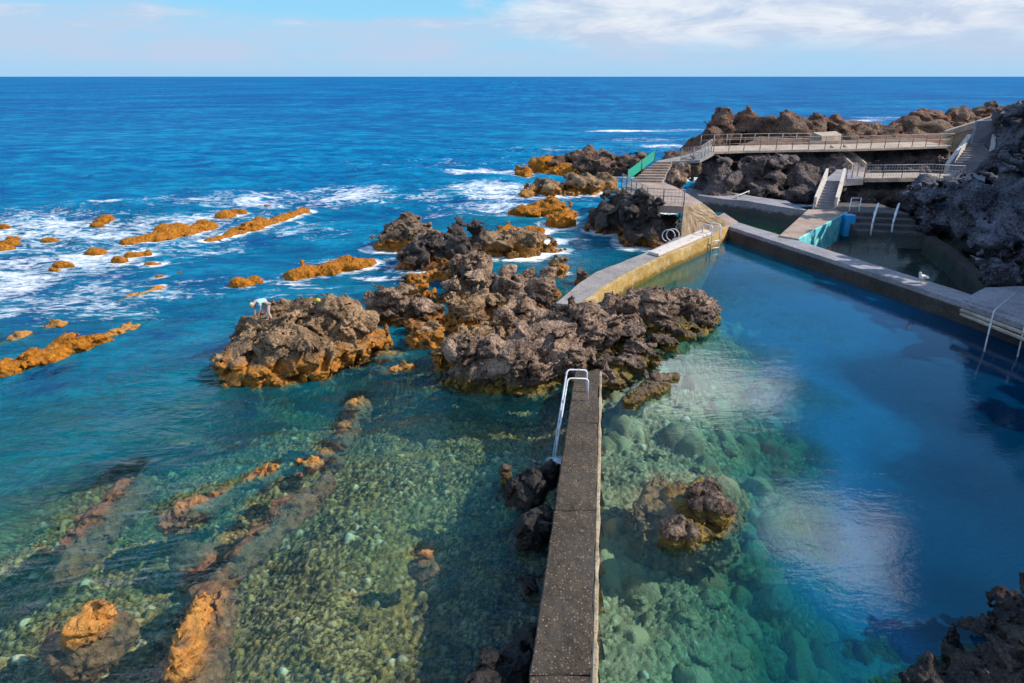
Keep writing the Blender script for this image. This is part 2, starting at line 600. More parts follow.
CONC_DARK = mat_concrete('old_dark_concrete', (0.040, 0.030, 0.022), (0.088, 0.067, 0.048), (0.36, 0.28, 0.20), .6, stain=(0.055, 0.05, 0.045), bumpk=.8)
CONC_EDGE = mat_concrete('sunlit_edge_concrete', (0.24, 0.185, 0.12), (0.40, 0.32, 0.215), speckamt=.3, stain=(0.11, 0.085, 0.06))  # sunlit right edge of the foreground wall, its brightness put into the colour
CONC_GREY = mat_concrete('grey_concrete', (0.21, 0.19, 0.185), (0.33, 0.30, 0.285), (0.45, 0.40, 0.36), .25, stain=(0.16, 0.14, 0.12))
CONC_YEL = mat_concrete('ochre_stained_concrete', (0.33, 0.20, 0.055), (0.52, 0.36, 0.13), speckamt=.2, stain=(0.55, 0.45, 0.29), low=(0.13, 0.085, 0.012), low_top=.22, bumpk=.6)
CONC_PALE = mat_concrete('pale_concrete', (0.30, 0.24, 0.19), (0.50, 0.41, 0.33), speckamt=.15, stain=(0.2, 0.155, 0.12))
CONC_PINK = mat_concrete('pinkish_deck_concrete', (0.26, 0.19, 0.155), (0.42, 0.32, 0.26), speckamt=.15, stain=(0.19, 0.14, 0.11))
CONC_COOL = mat_concrete('cool_grey_concrete', (0.19, 0.18, 0.20), (0.32, 0.305, 0.33), speckamt=.15, low=(0.05, 0.05, 0.045), low_top=.4)
CONC_STEP = mat_concrete('shaded_step_concrete', (0.05, 0.046, 0.048), (0.115, 0.105, 0.11), speckamt=.15)  # darker concrete, with the cliff's shade on the pool steps in the colour
CONC_BLACK = mat_concrete('black_concrete', (0.035, 0.03, 0.028), (0.075, 0.062, 0.055), speckamt=.15)
STONE_TAN = mat_concrete('tan_masonry', (0.34, 0.245, 0.155), (0.52, 0.40, 0.27), speckamt=.3, stain=(0.2, 0.14, 0.09), bumpk=.9)
BLOCKWALL = mat_concrete('blue_grey_render', (0.16, 0.18, 0.25), (0.25, 0.28, 0.36), speckamt=.1, stain=(0.32, 0.33, 0.37))


def mat_paint(name, col, rough=.5, wear=None, metal=0.0, wscale=5.0):
    s = M(name)
    P = s.pos()
    c = s.mix(s.rng(s.noise(P, 3.0, 4), .35, .65), tuple(x * .86 for x in col), col)
    if wear:
        c = s.mix(s.rng(s.noise(P, wscale, 5, .7), .52, .62), c, wear)
    return s.surf(c, rough, s.bump(s.noise(P, 25, 3), .15, .01), .4, metal)


STEEL = mat_paint('white_steel', (0.72, 0.73, 0.76), .3, (0.5, 0.5, 0.52))
STEEL_GREY = mat_paint('galvanised_steel', (0.52, 0.53, 0.58), .4, (0.36, 0.34, 0.33))
RUST = mat_paint('rusty_post', (0.26, 0.105, 0.07), .7, (0.13, 0.07, 0.05))
RAILGREY = mat_paint('grey_rail', (0.36, 0.31, 0.30), .6, (0.24, 0.14, 0.10))
POSTDARK = mat_paint('dark_green_post', (0.07, 0.085, 0.07), .6)
TEAL = mat_paint('teal_panel_paint', (0.02, 0.34, 0.25), .45, (0.04, 0.26, 0.2))
AQUA = mat_paint('aqua_wall_paint', (0.10, 0.55, 0.62), .6, (0.46, 0.66, 0.64), wscale=1.6)
BLUEPAINT = mat_paint('blue_paint', (0.02, 0.30, 0.62), .5, (0.03, 0.22, 0.45))
RUSTPANEL = mat_paint('rust_red_panel', (0.34, 0.115, 0.06), .7, (0.48, 0.27, 0.18), wscale=2.5)
WHITEWASH = mat_paint('white_wash', (0.60, 0.54, 0.50), .8, (0.36, 0.30, 0.26), wscale=3)
MESHWIRE = mat_paint('wire_mesh', (0.34, 0.36, 0.38), .5)
SKIN = mat_paint('skin', (0.46, 0.25, 0.17), .6)
SHIRT = mat_paint('pale_blue_cloth', (0.34, 0.56, 0.68), .8)
TROUSER = mat_paint('pale_cloth', (0.46, 0.36, 0.32), .85)
HAIR = mat_paint('straw_cloth', (0.55, 0.48, 0.32), .85)
YELLOW = mat_paint('yellow_plastic', (0.50, 0.42, 0.08), .5)
DARKSLIT = mat_paint('dark_eye', (0.02, 0.02, 0.02), .3)
FEATHER = mat_paint('white_feathers', (0.74, 0.72, 0.68), .8)
FEATHERG = mat_paint('grey_feathers', (0.36, 0.35, 0.34), .8)
BEAK = mat_paint('beak', (0.62, 0.42, 0.06), .5)


def mat_seabed():
    s = M('cobble_seabed')
    P = s.pos()
    a = s.n('ShaderNodeAttribute', attribute_name='stone').outputs
    rnd = s.sep(a['Vector'])
    c = s.ramp(rnd[0], [(0.0, (0.018, 0.014, 0.008)), (.22, (0.06, 0.042, 0.018)), (.42, (0.28, 0.165, 0.045)), (.58, (0.125, 0.09, 0.045)),
                        (.74, (0.40, 0.265, 0.095)), (.9, (0.29, 0.235, 0.14)), (1.0, (0.55, 0.46, 0.31))])
    # the pool bottom is paler, sandy and green with algae
    pc = s.ramp(rnd[0], [(0.0, (0.05, 0.05, 0.025)), (.3, (0.125, 0.125, 0.068)), (.6, (0.23, 0.215, 0.13)), (.85, (0.17, 0.215, 0.12)), (1.0, (0.38, 0.385, 0.28))])
    pc = s.mix(s.rng(s.noise(P, .5, 4), .42, .6, 0, .45), pc, (0.29, 0.245, 0.15))
    c0 = c
    c = s.mix(s.rng(s.noise(P, .55, 5, .7), .46, .62, 0, .6), c, (0.20, 0.125, 0.035))
    c = s.mix(s.rng(s.noise(P, 1.6, 5, .7), .56, .66, 0, .55), c, (0.045, 0.035, 0.02))
    c = s.mix(s.math('MULTIPLY', rnd[2], .72), c, (0.035, 0.022, 0.022))  # deepens the foreground wall's shadow in the seabed colour
    pc = s.mix(s.rng(s.noise(P, 1.1, 5, .7), .55, .68, 0, .65), pc, (0.05, 0.055, 0.025))
    pc = s.mix(s.rng(s.noise(P, .4, 4, .6), .5, .66, 0, .4), pc, (0.30, 0.22, 0.10))
    c = s.mix(rnd[1], c, pc)
    c = s.mix(s.rng(s.noise(P, 14, 4, .7), .5, .72, 0, .5), c, (0.30, 0.25, 0.15))
    return s.surf(c, .9, s.bump(s.math('ADD', s.noise(P, 20, 4), s.math('MULTIPLY', s.noise(P, 4.5, 5, .65), 2.0)), .6, .07), .1)


SEABED = mat_seabed()


def mat_water():
    s = M('sea_water')
    P = s.pos()
    depth = s.attr('depth')
    calm = s.attr('calm')
    foam = s.attr('foam')
    swell = s.attr('swell')
    X, Y, Z = s.sep(P)
    flat = s.n('ShaderNodeCombineXYZ', {0: X, 1: Y, 2: 0.0}).outputs[0]
    # waves: long crests lie across the view, small ripples everywhere
    mp = s.n('ShaderNodeMapping', {'Vector': flat, 'Rotation': (0, 0, math.radians(14)), 'Scale': (.45, 1.0, 1.0)}).outputs[0]
    big = s.noise(mp, .085, 4, .6, .4)
    med = s.noise(mp, .42, 4, .62, .5)
    small = s.noise(mp, 1.9, 4, .6, .6)
    tiny = s.noise(flat, 7.0, 3, .6, .3)
    sea = s.math('SUBTRACT', 1.0, calm)
    h = s.math('ADD', s.math('MULTIPLY', big, 2.2), s.math('ADD', s.math('MULTIPLY', med, 1.0), s.math('MULTIPLY', small, .26)))
    h = s.math('ADD', h, s.math('MULTIPLY', tiny, .03))
    hs = s.math('MULTIPLY', h, s.math('MULTIPLY', sea, 1.1))
    hc = s.math('MULTIPLY', s.math('ADD', s.math('MULTIPLY', small, .05), s.math('MULTIPLY', tiny, .012)), s.math('MULTIPLY_ADD', sea, 1.3, .13))
    nrm = s.bump(s.math('ADD', hs, hc), 1.0, 1.0)

    # what the water column lets through, and its own scattered colour
    d = depth
    dt = s.math('ADD', d, s.math('MULTIPLY', s.math('MAXIMUM', s.math('SUBTRACT', d, 1.3), 0.0), 1.1))
    tint = s.n('ShaderNodeCombineColor', {0: s.math('POWER', .82, dt), 1: s.math('POWER', .984, dt), 2: s.math('POWER', .978, dt)}).outputs[0]
    murk = s.math('SUBTRACT', 1.0, s.math('POWER', .80, s.math('MULTIPLY', d, s.rng(d, 1.1, 3.6, .06, 1.0))))
    body = s.ramp(s.math('DIVIDE', d, 40.0), [(0.0, (0.012, 0.16, 0.14)), (.04, (0.003, 0.16, 0.18)), (.09, (0.0, 0.15, 0.225)), (.17, (0.0, 0.145, 0.275)),
                                            (.32, (0.0, 0.138, 0.29)), (.6, (0.0, 0.116, 0.285)), (1.0, (0.0, 0.092, 0.265))])
    pool = s.ramp(s.math('DIVIDE', d, 8.0), [(0.0, (0.02, 0.12, 0.10)), (.22, (0.003, 0.105, 0.12)), (.34, (0.0, 0.108, 0.215)), (.43, (0.0, 0.112, 0.265)), (.60, (0.0, 0.040, 0.105)), (.8, (0.0, 0.022, 0.062)), (1.0, (0.0, 0.014, 0.04))])  # deep end darkened to carry the cliff's reflection and shade besides depth
    body = s.mix(s.rng(calm, .6, .9), body, pool)
    # patches and streaks of lighter and darker water; the thin crests of waves are lighter
    pt = s.noise(mp, .03, 5, .65, .4)
    st = s.noise(mp, .45, 7, .74, .5)
    hue = s.math('MULTIPLY', sea, s.math('ADD', s.math('MULTIPLY', s.math('SUBTRACT', pt, .5), 1.5), s.math('ADD', s.math('MULTIPLY', s.math('SUBTRACT', st, .5), 3.6), s.math('MULTIPLY', swell, .7))))
    body = s.mix(s.rng(hue, 0.0, .6, 0, .8), body, (0.005, 0.27, 0.46))
    body = s.mix(s.rng(hue, 0.0, -.6, 0, .8), body, (0.0, 0.055, 0.21))
    tr = s.n('ShaderNodeBsdfTransparent', {0: tint}).outputs[0]
    df = s.n('ShaderNodeBsdfDiffuse', {'Color': body, 'Normal': nrm}).outputs[0]
    under = s.n('ShaderNodeMixShader', {0: murk, 1: tr, 2: df}).outputs[0]
    gl = s.n('ShaderNodeBsdfGlossy', {'Color': (1, 1, 1, 1), 'Roughness': s.math('MULTIPLY_ADD', sea, .13, .03), 'Normal': nrm}).outputs[0]
    bk = s.n('ShaderNodeNewGeometry').outputs['Backfacing']
    fr = s.n('ShaderNodeFresnel', {'IOR': s.math('MULTIPLY_ADD', bk, 1 / 1.33 - 1.33, 1.33), 'Normal': nrm}).outputs[0]
    fr = s.math('MINIMUM', fr, s.math('MULTIPLY_ADD', s.attr('still'), .90, .07))
    surf = s.n('ShaderNodeMixShader', {0: fr, 1: under, 2: gl}).outputs[0]
    # foam: lacy streaks whose amount follows the attribute
    fm = s.n('ShaderNodeMapping', {'Vector': flat, 'Rotation': (0, 0, math.radians(20)), 'Scale': (.55, 1.0, 1.0)}).outputs[0]
    f1 = s.noise(fm, .55, 6, .68, 1.2)
    f2 = s.noise(fm, 2.6, 5, .65, .8)
    lace = s.math('SUBTRACT', 1.0, s.math('MULTIPLY', s.math('ABSOLUTE', s.math('SUBTRACT', s.noise(fm, 1.3, 5, .6, .8), .5)), 6.0))
    fv = s.math('ADD', s.math('MULTIPLY', f1, .70), s.math('ADD', s.math('MULTIPLY', f2, .36), s.math('MULTIPLY', lace, .20)))
    thr = s.math('MULTIPLY_ADD', foam, -.58, .98)
    fk = s.rng(s.math('SUBTRACT', fv, thr), -.03, .22, 0, .92)
    fk = s.math('MULTIPLY', fk, s.rng(foam, .02, .2))
    fd = s.n('ShaderNodeBsdfDiffuse', {'Color': (0.80, 0.83, 0.86, 1), 'Normal': nrm}).outputs[0]
    fin = s.n('ShaderNodeMixShader', {0: fk, 1: surf, 2: fd}).outputs[0]
    s.t.links.new(fin, s.out.inputs[0])
    return s.m


WATER = mat_water()

# ------------------------------------------------------------------ light
SUN_EL, SUN_AZ = math.radians(39.5), math.radians(91)      # azimuth from the view direction, clockwise
sv = Vector((math.sin(SUN_AZ) * math.cos(SUN_EL), math.cos(SUN_AZ) * math.cos(SUN_EL), math.sin(SUN_EL)))
ld = bpy.data.lights.new('sun', 'SUN')
ld.energy = 5.0
ld.angle = math.radians(0.5)
ld.color = (1.0, 0.91, 0.78)
sun = bpy.data.objects.new('sun', ld)
COL.objects.link(sun)
sun.rotation_euler = (-sv).to_track_quat('-Z', 'Y').to_euler()

world = bpy.data.worlds.new('World')
scene.world = world
world.use_nodes = True


def build_world():
    s = M.__new__(M)
    s.t = world.node_tree
    s.t.nodes.clear()
    out = s.t.nodes.new('ShaderNodeOutputWorld')
    sky = s.n('ShaderNodeTexSky', sky_type='NISHITA', sun_disc=False, sun_elevation=SUN_EL, sun_rotation=SUN_AZ, altitude=0, air_density=1.0, dust_density=.3, ozone_density=2.0)
    D = s.n('ShaderNodeTexCoord').outputs['Generated']
    x, y, z = s.sep(D)
    el = s.math('MULTIPLY', s.math('ARCSINE', z), 57.29578)      # degrees above the horizon
    az = s.math('MULTIPLY', s.math('ARCTAN2', x, y), 57.29578)   # degrees to the right of the view
    base = s.mix(.5, sky.outputs[0], (0.8, 3.7, 8.2))
    # the air low over the sea is pale
    low = s.rng(el, 14.0, 2.0, 0, 1)
    base = s.mix(s.math('MULTIPLY', low, .92), base, (2.45, 5.7, 7.7))
    base = s.mix(s.rng(el, 3.2, .3, 0, .85), base, (3.2, 5.0, 6.9))
    p = s.n('ShaderNodeCombineXYZ', {0: s.math('MULTIPLY', az, .085), 1: s.math('MULTIPLY', el, .34), 2: 0.0}).outputs[0]
    n1 = s.noise(p, 1.0, 7, .6, .3)
    n2 = s.noise(p, 2.9, 6, .62, .2)
    # grey-lavender band of low stratus
    n3 = s.noise(s.n('ShaderNodeMapping', {'Vector': p, 'Location': (11, 5, 0), 'Scale': (1.0, 1.0, 1)}).outputs[0], .8, 7, .6)
    top = s.math('ADD', 4.2, s.math('MULTIPLY', s.math('SUBTRACT', n1, .5), 3.0))
    band = s.math('MULTIPLY', s.rng(el, s.math('ADD', top, .5), s.math('SUBTRACT', top, .25)), s.rng(el, .2, 1.4))
    band = s.math('MULTIPLY', band, s.rng(n3, .36, .56, .35, 1.0))
    c = s.mix(s.math('MULTIPLY', band, .85), base, (4.2, 5.0, 6.5))
    # bright edges of that band
    rim = s.math('MULTIPLY', s.rng(s.math('ABSOLUTE', s.math('SUBTRACT', el, s.math('SUBTRACT', top, .3))), .45, 0.0), s.rng(n2, .5, .66))
    c = s.mix(s.math('MULTIPLY', rim, .7), c, (5.4, 6.0, 7.0))
    # broad white cloud to the right, and the two clouds mirrored in the pool
    edge = s.math('ADD', s.math('MULTIPLY', s.math('SUBTRACT', az, 4.0), .13), s.math('MULTIPLY', s.math('SUBTRACT', 5.2, s.math('ABSOLUTE', s.math('SUBTRACT', el, 5.2))), .20))
    cov = s.math('ADD', s.math('MULTIPLY', s.math('SUBTRACT', n1, .5), 3.2), s.math('ADD', edge, s.math('MULTIPLY', s.math('SUBTRACT', n2, .5), 1.4)))
    cl = s.math('MULTIPLY', s.rng(cov, .0, 1.0, 0, .92, True), s.rng(el, 1.6, 3.2))
    cl = s.math('MULTIPLY', cl, s.rng(el, 15.0, 9.5))
    cl = s.math('MULTIPLY', cl, s.rng(az, 75.0, 55.0))

    def puff(a0, e0, ra, re):
        q = s.math('ADD', s.math('POWER', s.math('DIVIDE', s.math('SUBTRACT', az, a0), ra), 2.0), s.math('POWER', s.math('DIVIDE', s.math('SUBTRACT', el, e0), re), 2.0))
        k = s.math('ADD', s.math('SUBTRACT', 1.0, q), s.math('ADD', s.math('MULTIPLY', s.math('SUBTRACT', n1, .5), 2.6), s.math('MULTIPLY', s.math('SUBTRACT', n2, .5), 2.0)))
        return s.rng(k, 0.1, 1.0, 0, .85, True)
    hi = 0.0
    for a in ((31, 35, 8, 5), (18, 24.5, 9, 4.0), (-30, 30, 12, 4), (62, 40, 14, 7), (-75, 34, 20, 8), (150, 40, 30, 12), (-140, 30, 30, 10)):
        hi = s.math('MAXIMUM', hi, puff(*a))
    cc = s.mix(s.rng(s.noise(p, 1.7, 6, .65, .4), .40, .60), (4.3, 5.1, 6.5), (6.6, 6.9, 7.4))
    c = s.mix(cl, c, cc)
    c = s.mix(hi, c, (33.0, 33.0, 35.0))
    bg = s.n('ShaderNodeBackground', {'Color': c, 'Strength': 0.1})
    s.t.links.new(bg.outputs[0], out.inputs[0])


build_world()
vs = scene.view_settings
vs.view_transform = 'Standard'
vs.look = 'None'
vs.gamma = 1.0
vs.use_curve_mapping = False
vs.exposure = 0.35
cy = scene.cycles
cy.max_bounces = 10
cy.transparent_max_bounces = 16
cy.diffuse_bounces = 3
cy.glossy_bounces = 4
cy.caustics_reflective = False
cy.caustics_refractive = False
cy.sample_clamp_indirect = 6.0
cy.use_denoising = True
# ------------------------------------------------------------------ the orange weed-covered reefs out in the foam
def reef(label, blobs, vox=.14, rough=.75, ws=.8, mat=ROCK_ORANGE, name='weed_covered_reef', group='orange reefs in the foam', **k):
    if len(blobs) <= 3:
        rough = .38
    return make_rock(name, label, 'reef', mat, blobs, vox, rough, ws, zmin=-1.2, group=group, cell=.7, **k)


def low(px, py, rx, ry=.6, h=.45, rot=0):
    return E(px, py, -.02, rx * 1.08, ry, h, rot)


reef('small orange reef just below the breaking white wave crest', [low(96, 226, 9), low(101, 223, 9), low(107, 220, 9)], .2)
reef('orange reef cut by the left picture edge, upper of the two in the foam', [low(4, 228, 9, .5, .35)], .2)
reef('orange reef cut by the left picture edge, broad with two humps in the foam', [low(3, 250, 13), low(9, 245, 11), low(14, 241, 9)], .18)
reef('small pointed orange reef between the left edge reef and the long double hump', [low(50, 242, 9, .7)], .18)
reef('oval orange reef in foam directly below the breaking wave reef', [low(97, 254, 12, .55)], .17)
reef('flat orange reef lowest in the white foam at left', [low(64, 267, 11, .6), low(54, 271, 7, .5, .25)], .16)
reef('long double-humped orange reef in the middle of the foam', chain((128, 245), (162, 239), -.1, 0, .8, 1.0, .55, 4) + chain((168, 236), (207, 228), 0, 0, 1.1, .8, .75, 4), .18)
reef('ragged orange reef under the double-humped reef', [low(120, 262, 9, .7), low(133, 257, 10, .6), low(146, 256, 7, .5)], .16)
reef('small flat orange reef awash right of the ragged reef', [low(154, 265, 11, .5, .3)], .15)
reef('tiny orange reef barely breaking the water, left one of two above the flat blue water', [low(160, 277, 6, .5, .2)], .12)
reef('tiny orange reef barely breaking the water, right one of two above the flat blue water', [low(182, 274, 5, .5, .2)], .12)
reef('rounded orange reef just above the long slanting reef', [low(226, 218, 11, .7, .7), low(238, 214, 10, .6, .5)], .2)
reef('long slanting orange reef reaching towards the open sea', chain((212, 242), (248, 231), -.15, -.05, .7, .8, .45, 5) + chain((252, 229), (304, 214), 0, -.15, .9, .5, .6, 6) + [low(240, 241, 8)], .18)
reef('speck of orange reef farthest out beside the slanting reef', [low(267, 206, 5, .6, .4)], .22)
reef('small orange reef between the foam and the big rock with the stooping person', [low(240, 286, 12, .6, .5), low(255, 283, 10, .6, .5)], .13)
reef('loaf-shaped orange reef left of the ochre-footed rock', chain((296, 277), (330, 272), -.02, .05, .8, .8, .6, 4) + chain((335, 268), (366, 264), .1, .05, .8, .6, .55, 3), .14)
reef('long orange ridge running in from the left picture edge', chain((-30, 386), (100, 341), -.08, -.02, .74, .58, .52, 9), .09, group=None)
reef('brown tail of reef awash beyond the end of the long orange ridge', chain((98, 342), (146, 325), -.10, -.17, .5, .4, .36, 5), .09, mat=ROCK_SUB, name='awash_reef', group=None)
reef('dark reef awash behind the long orange ridge at the left edge', chain((-20, 352), (56, 329), -.14, -.2, .65, .4, .36, 5), .11, mat=ROCK_SUB, name='awash_reef', group=None)
reef('pinkish reef awash below the foam, left of the open blue water', chain((126, 302), (165, 290), -.18, -.2, .5, .4, .32, 4), .12, mat=ROCK_SUB, name='awash_reef', group=None)

# ------------------------------------------------------------------ the rocks between the sea and the pool
G1 = 'dark lava rocks off the pool wall'


def rock(label, blobs, vox, mat=ROCK_ALG, rough=1.0, ws=1.0, zmin=-1.8, name='lava_rock', group=G1, cat='rock', **k):
    k.setdefault('boxy', 2.7)
    if group == G1:
        blobs = [(q[0], q[1], q[2] * .8, q[3], q[4], q[5] * .84, q[6]) for q in blobs]
    return make_rock(name, label, cat, mat, blobs, vox, rough, ws, zmin, group=group, **k)


rock('big island of lava on which the person stoops, orange foot along the water',
     [E(246, 366, .3, 30, .8, 1.1), E(290, 356, .5, 48, .75, 1.5), E(340, 328, .9, 36, .85, 1.75), E(300, 325, .7, 45, .8, 1.45),
      E(270, 340, .5, 34, .8, 1.3), E(232, 362, .1, 16, .9, .8), E(265, 375, .1, 36, .6, 1.0), E(330, 352, .3, 40, .7, 1.0), E(368, 342, .1, 24, .8, .7)], .058, ROCK_TOPALG, 1.0, .85)
rock('pyramid of brown lava with an ochre foot standing seaward of the others',
     [E(406, 240, .5, 27, .8, 1.5), E(394, 246, .1, 20, .7, .9), E(424, 240, .2, 16, .8, .9), E(406, 226, 1.2, 12, .8, 1.0)], .11, ROCK_ALG, .9, 1.1)
rock('angular grey block with a dark hollow facing the camera',
     [E(416, 258, .5, 19, .9, 1.3), E(436, 250, .8, 17, .9, 1.5), E(430, 268, .1, 22, .6, .6)], .09, ROCK_BLOCK, .8, 1.2)
rock('smooth rounded grey boulder beside the hollow block', [E(460, 252, .8, 15, 1.0, 1.35)], .09, ROCK_BLOCK, .45, 1.2)
rock('jagged dark crest of lava behind the smooth boulder', [E(463, 240, .8, 17, .8, 1.9), E(480, 246, .5, 16, .9, 1.3)], .1, ROCK_BLOCK, 1.1, 1.2)
rock('long brown slab with an ochre underside at the far edge of the rock field',
     [E(492, 246, .5, 20, .8, 1.3), E(520, 246, .5, 24, .7, 1.3), E(545, 246, .3, 14, .8, 1.0)], .1, ROCK_TOPALG, .9, 1.1)
rock('low ochre shelf of weed lying against the long brown slab', [E(522, 233, 0, 30, .5, .6), E(556, 236, 0, 12, .6, .5)], .13, ROCK_ORANGE, .7, 1.0)
rock('dark lava boulder with purple top beside the big island, left half in shade',
     [E(394, 304, .7, 24, .85, 1.3), E(420, 312, .4, 22, .8, 1.0), E(380, 306, .5, 14, .9, 1.1)], .075, ROCK_TAN, .9, .95)
rock('round golden brown boulder at the channel mouth', [E(428, 338, .2, 20, .9, .95), E(418, 330, .1, 12, .9, .7)], .065, ROCK_TOPALG, .7, .8)
rock('small orange boulder tucked above the channel between two dark rocks', [E(420, 291, .2, 15, .7, .7)], .08, ROCK_ORANGE, .6, .8)
rock('low olive shelf under the hollow block', [E(420, 280, .05, 22, .5, .4), E(442, 276, .1, 18, .5, .5)], .085, ROCK_TOPALG, .6, .8)
rock('ridge of lava with a sunlit pale flank in the middle of the rock field',
     [E(470, 270, .7, 24, .9, 1.3), E(484, 286, .6, 22, .9, 1.2), E(460, 294, .3, 18, .9, 1.0)], .078, ROCK_TAN, 1.0, 1.0)
rock('wedge of tan lava leaning left with an ochre edge', [E(470, 318, .6, 24, .8, 1.25, 20), E(490, 308, .6, 20, .8, 1.2), E(458, 326, .2, 15, .8, .8)], .068, ROCK_TOPALG, .9, .9)
rock('block of lava with tan top and black side at the right of the channel', [E(456, 352, .5, 20, 1.0, 1.2), E(478, 340, .6, 20, .9, 1.2)], .06, ROCK_TOPALG, .9, .9)
rock('big flat-faced lava block with yellow foot behind the small ochre block',
     [E(514, 290, .6, 20, .9, 1.45), E(536, 286, .7, 24, .8, 1.45), E(548, 292, .2, 14, .8, .8)], .078, ROCK_TAN, .85, 1.1)
rock('small ochre block between the flat-faced block and the blue inlet', [E(559, 268, .4, 11, .9, 1.0)], .09, ROCK_TOPALG, .7, .9)
rock('little brown rock standing in the blue inlet against the pool wall', [E(584, 277, .4, 8, .9, .9)], .08, ROCK_TAN, .7, .8)
rock('dark tumbled boulder above the main ridge', [E(524, 318, .7, 22, .9, 1.2), E(545, 322, .5, 16, .9, 1.0)], .066, ROCK_TAN, 1.0, .9)
rock('brown boulder wedged between the tan wedge and the main ridge', [E(506, 330, .6, 16, .9, 1.2), E(492, 350, .4, 16, .9, 1.1)], .062, ROCK_TAN, 1.0, .9)
rock('low shelf of dark lava in shade at the near end of the pool wall', [E(556, 318, .2, 20, .8, .75), E(536, 306, .2, 22, .7, .7)], .075, ROCK_BLOCK, .9, .9)

rock('largest lava ridge, running from the channel to the pool above the foreground wall',
     [E(500, 366, .5, 52, .75, 1.45), E(470, 368, .1, 24, .9, 1.1), E(540, 358, .5, 42, .7, 1.55), E(552, 345, .6, 30, .8, 1.5), E(590, 334, .5, 38, .8, 1.5), E(560, 372, .2, 30, .8, 1.2),
      E(622, 320, .5, 30, .8, 1.45), E(612, 338, .3, 26, .8, 1.2)], .052, ROCK_POOL, 1.0, .95)
rock('jagged spur of the ridge pointing into the pool',
     [E(650, 312, .5, 34, .75, 1.45), E(688, 312, .4, 28, .75, 1.35), E(704, 316, .1, 16, .9, 1.0), E(676, 326, .1, 36, .5, .8)], .056, ROCK_POOL, .85, .9)
rock('pale low shelf of lava on the pool side beside the end of the foreground wall',
     [E(618, 368, .1, 28, .7, .65), E(640, 356, .1, 22, .7, .65), E(604, 380, .1, 16, .8, .6)], .048, ROCK_POOL, .7, .8)
rock('small grey and green shelf between the pale shelf and the jagged spur', [E(662, 344, .05, 22, .6, .5), E(680, 338, .0, 16, .6, .5)], .055, ROCK_POOL, .8, .8)

G2 = 'rocks standing in the pool'
rock('low knuckled rock breaking the pool surface near the pale shelf', chain((632, 400), (660, 386), 0, .0, .35, .26, .42, 3), .04, ROCK_POOL, .5, .55, group=G2)
rock('tiny round rock tip in the pool beyond the knuckled rock', [E(672, 379, -.02, 9, .7, .25)], .035, ROCK_POOL, .35, .5, group=G2)
rock('two-lobed lava islet alone in the pool right of the foreground wall',
     [E(709, 508, .2, 24, .9, .66), E(704, 494, .2, 17, .8, .5), E(674, 532, .1, 18, .8, .52), E(690, 540, -.15, 26, .8, .42), E(664, 540, -1.0, 42, .9, .95), E(700, 545, -1.0, 36, .9, .9), E(690, 520, -.9, 50, .8, .9)], .036, ROCK_POOL, .55, .62)

G3 = 'wet rocks along the left side of the foreground wall'
rock('wet black boulder against the foreground wall under the ladder', [E(526, 492, .1, 24, .9, .55), E(545, 478, .0, 16, .9, .5)], .034, ROCK_DARK, .6, .6, group=G3)
rock('pale upright stone at the left end of the wet black boulder', [E(505, 476, .25, 7, .8, .38)], .03, ROCK_POOL, .3, .5, group=G3)
rock('wet boulder with pale patches leaning on the foreground wall', [E(538, 528, .1, 20, 1.0, .5), E(528, 544, -.2, 20, .9, .4)], .034, ROCK_DARK, .7, .6, group=G3)
rock('dark wet rocks at the foot of the foreground wall by the lower picture edge', [E(506, 672, .0, 30, .9, .42), E(528, 640, -.05, 14, 1.1, .35), E(490, 690, .1, 26, .8, .38)], .03, ROCK_DARK, .7, .55, group=G3)
rock('dark stone low against the wall between the leaning boulder and the lower rocks', [E(530, 590, -.15, 11, 1.6, .3)], .03, ROCK_DARK, .6, .5, group=G3)

# ------------------------------------------------------------------ submerged ridges in front
G4 = 'submerged ridges in the shallows'


def ridge(label, blobs, vox=.05, rough=.6, ws=.6, **k):
    return make_rock('submerged_ridge', label, 'ridge', ROCK_SUB, blobs, vox, rough, ws, zmin=-2.6, group=G4, cell=.8, **k)


ridge('broad purple-brown ridge under water at far left of the shallows', chain((62, 572), (110, 515), -.75, -.7, .42, .62, .42, 5) + chain((118, 507), (144, 487), -.75, -.85, .55, .28, .38, 5) + [E(48, 574, -.32, 9, .9, .34)])
ridge('narrow brown ridge under water ending in a pale tip, left of the small orange knob', chain((172, 522), (275, 474), -.45, -.25, .36, .28, .40, 7))
ridge('ridge under water leading up from the tall ochre rock', chain((210, 600), (262, 540), -.65, -.75, .42, .48, .42, 5) + chain((268, 530), (328, 486), -.8, -.75, .5, .28, .38, 5))
ridge('small orange knob of rock breaking the surface', [E(310, 462, -.02, 14, .8, .36), E(298, 472, -.25, 9, .8, .3), E(330, 462, -.5, 18, .6, .4)])
ridge('chain of pale stones under water between the knob and the big island', chain((340, 446), (360, 408), -.6, -.5, .3, .5, .42, 5) + [E(376, 378, -.4, 14, .7, .35)])
ridge('pale flat rock under water beside the big island', [E(392, 358, -.3, 20, .6, .32), E(380, 372, -.45, 12, .7, .3)])
ridge('small brown rock just awash in the channel below the golden boulder', [E(404, 370, -.08, 14, .6, .28, 20)])
ridge('round brown boulder under water in the shade of the foreground wall', [E(424, 566, -.45, 20, .8, .42)])
ridge('block of ochre rock with a flat sunlit top in the lower left corner', [E(82, 632, -.02, 19, .8, .34, 25), E(100, 616, .0, 17, .8, .34, 25), E(84, 648, -.6, 40, .8, .55), E(108, 632, -.55, 30, .7, .5)], .036, .55, .5)
ridge('tall ochre rock breaking the surface at the lower edge of the picture', chain((180, 668), (204, 602), .0, .0, .30, .25, .40, 6) + chain((185, 690), (222, 610), -.62, -.6, .6, .4, .45, 5), .036, .6, .5)
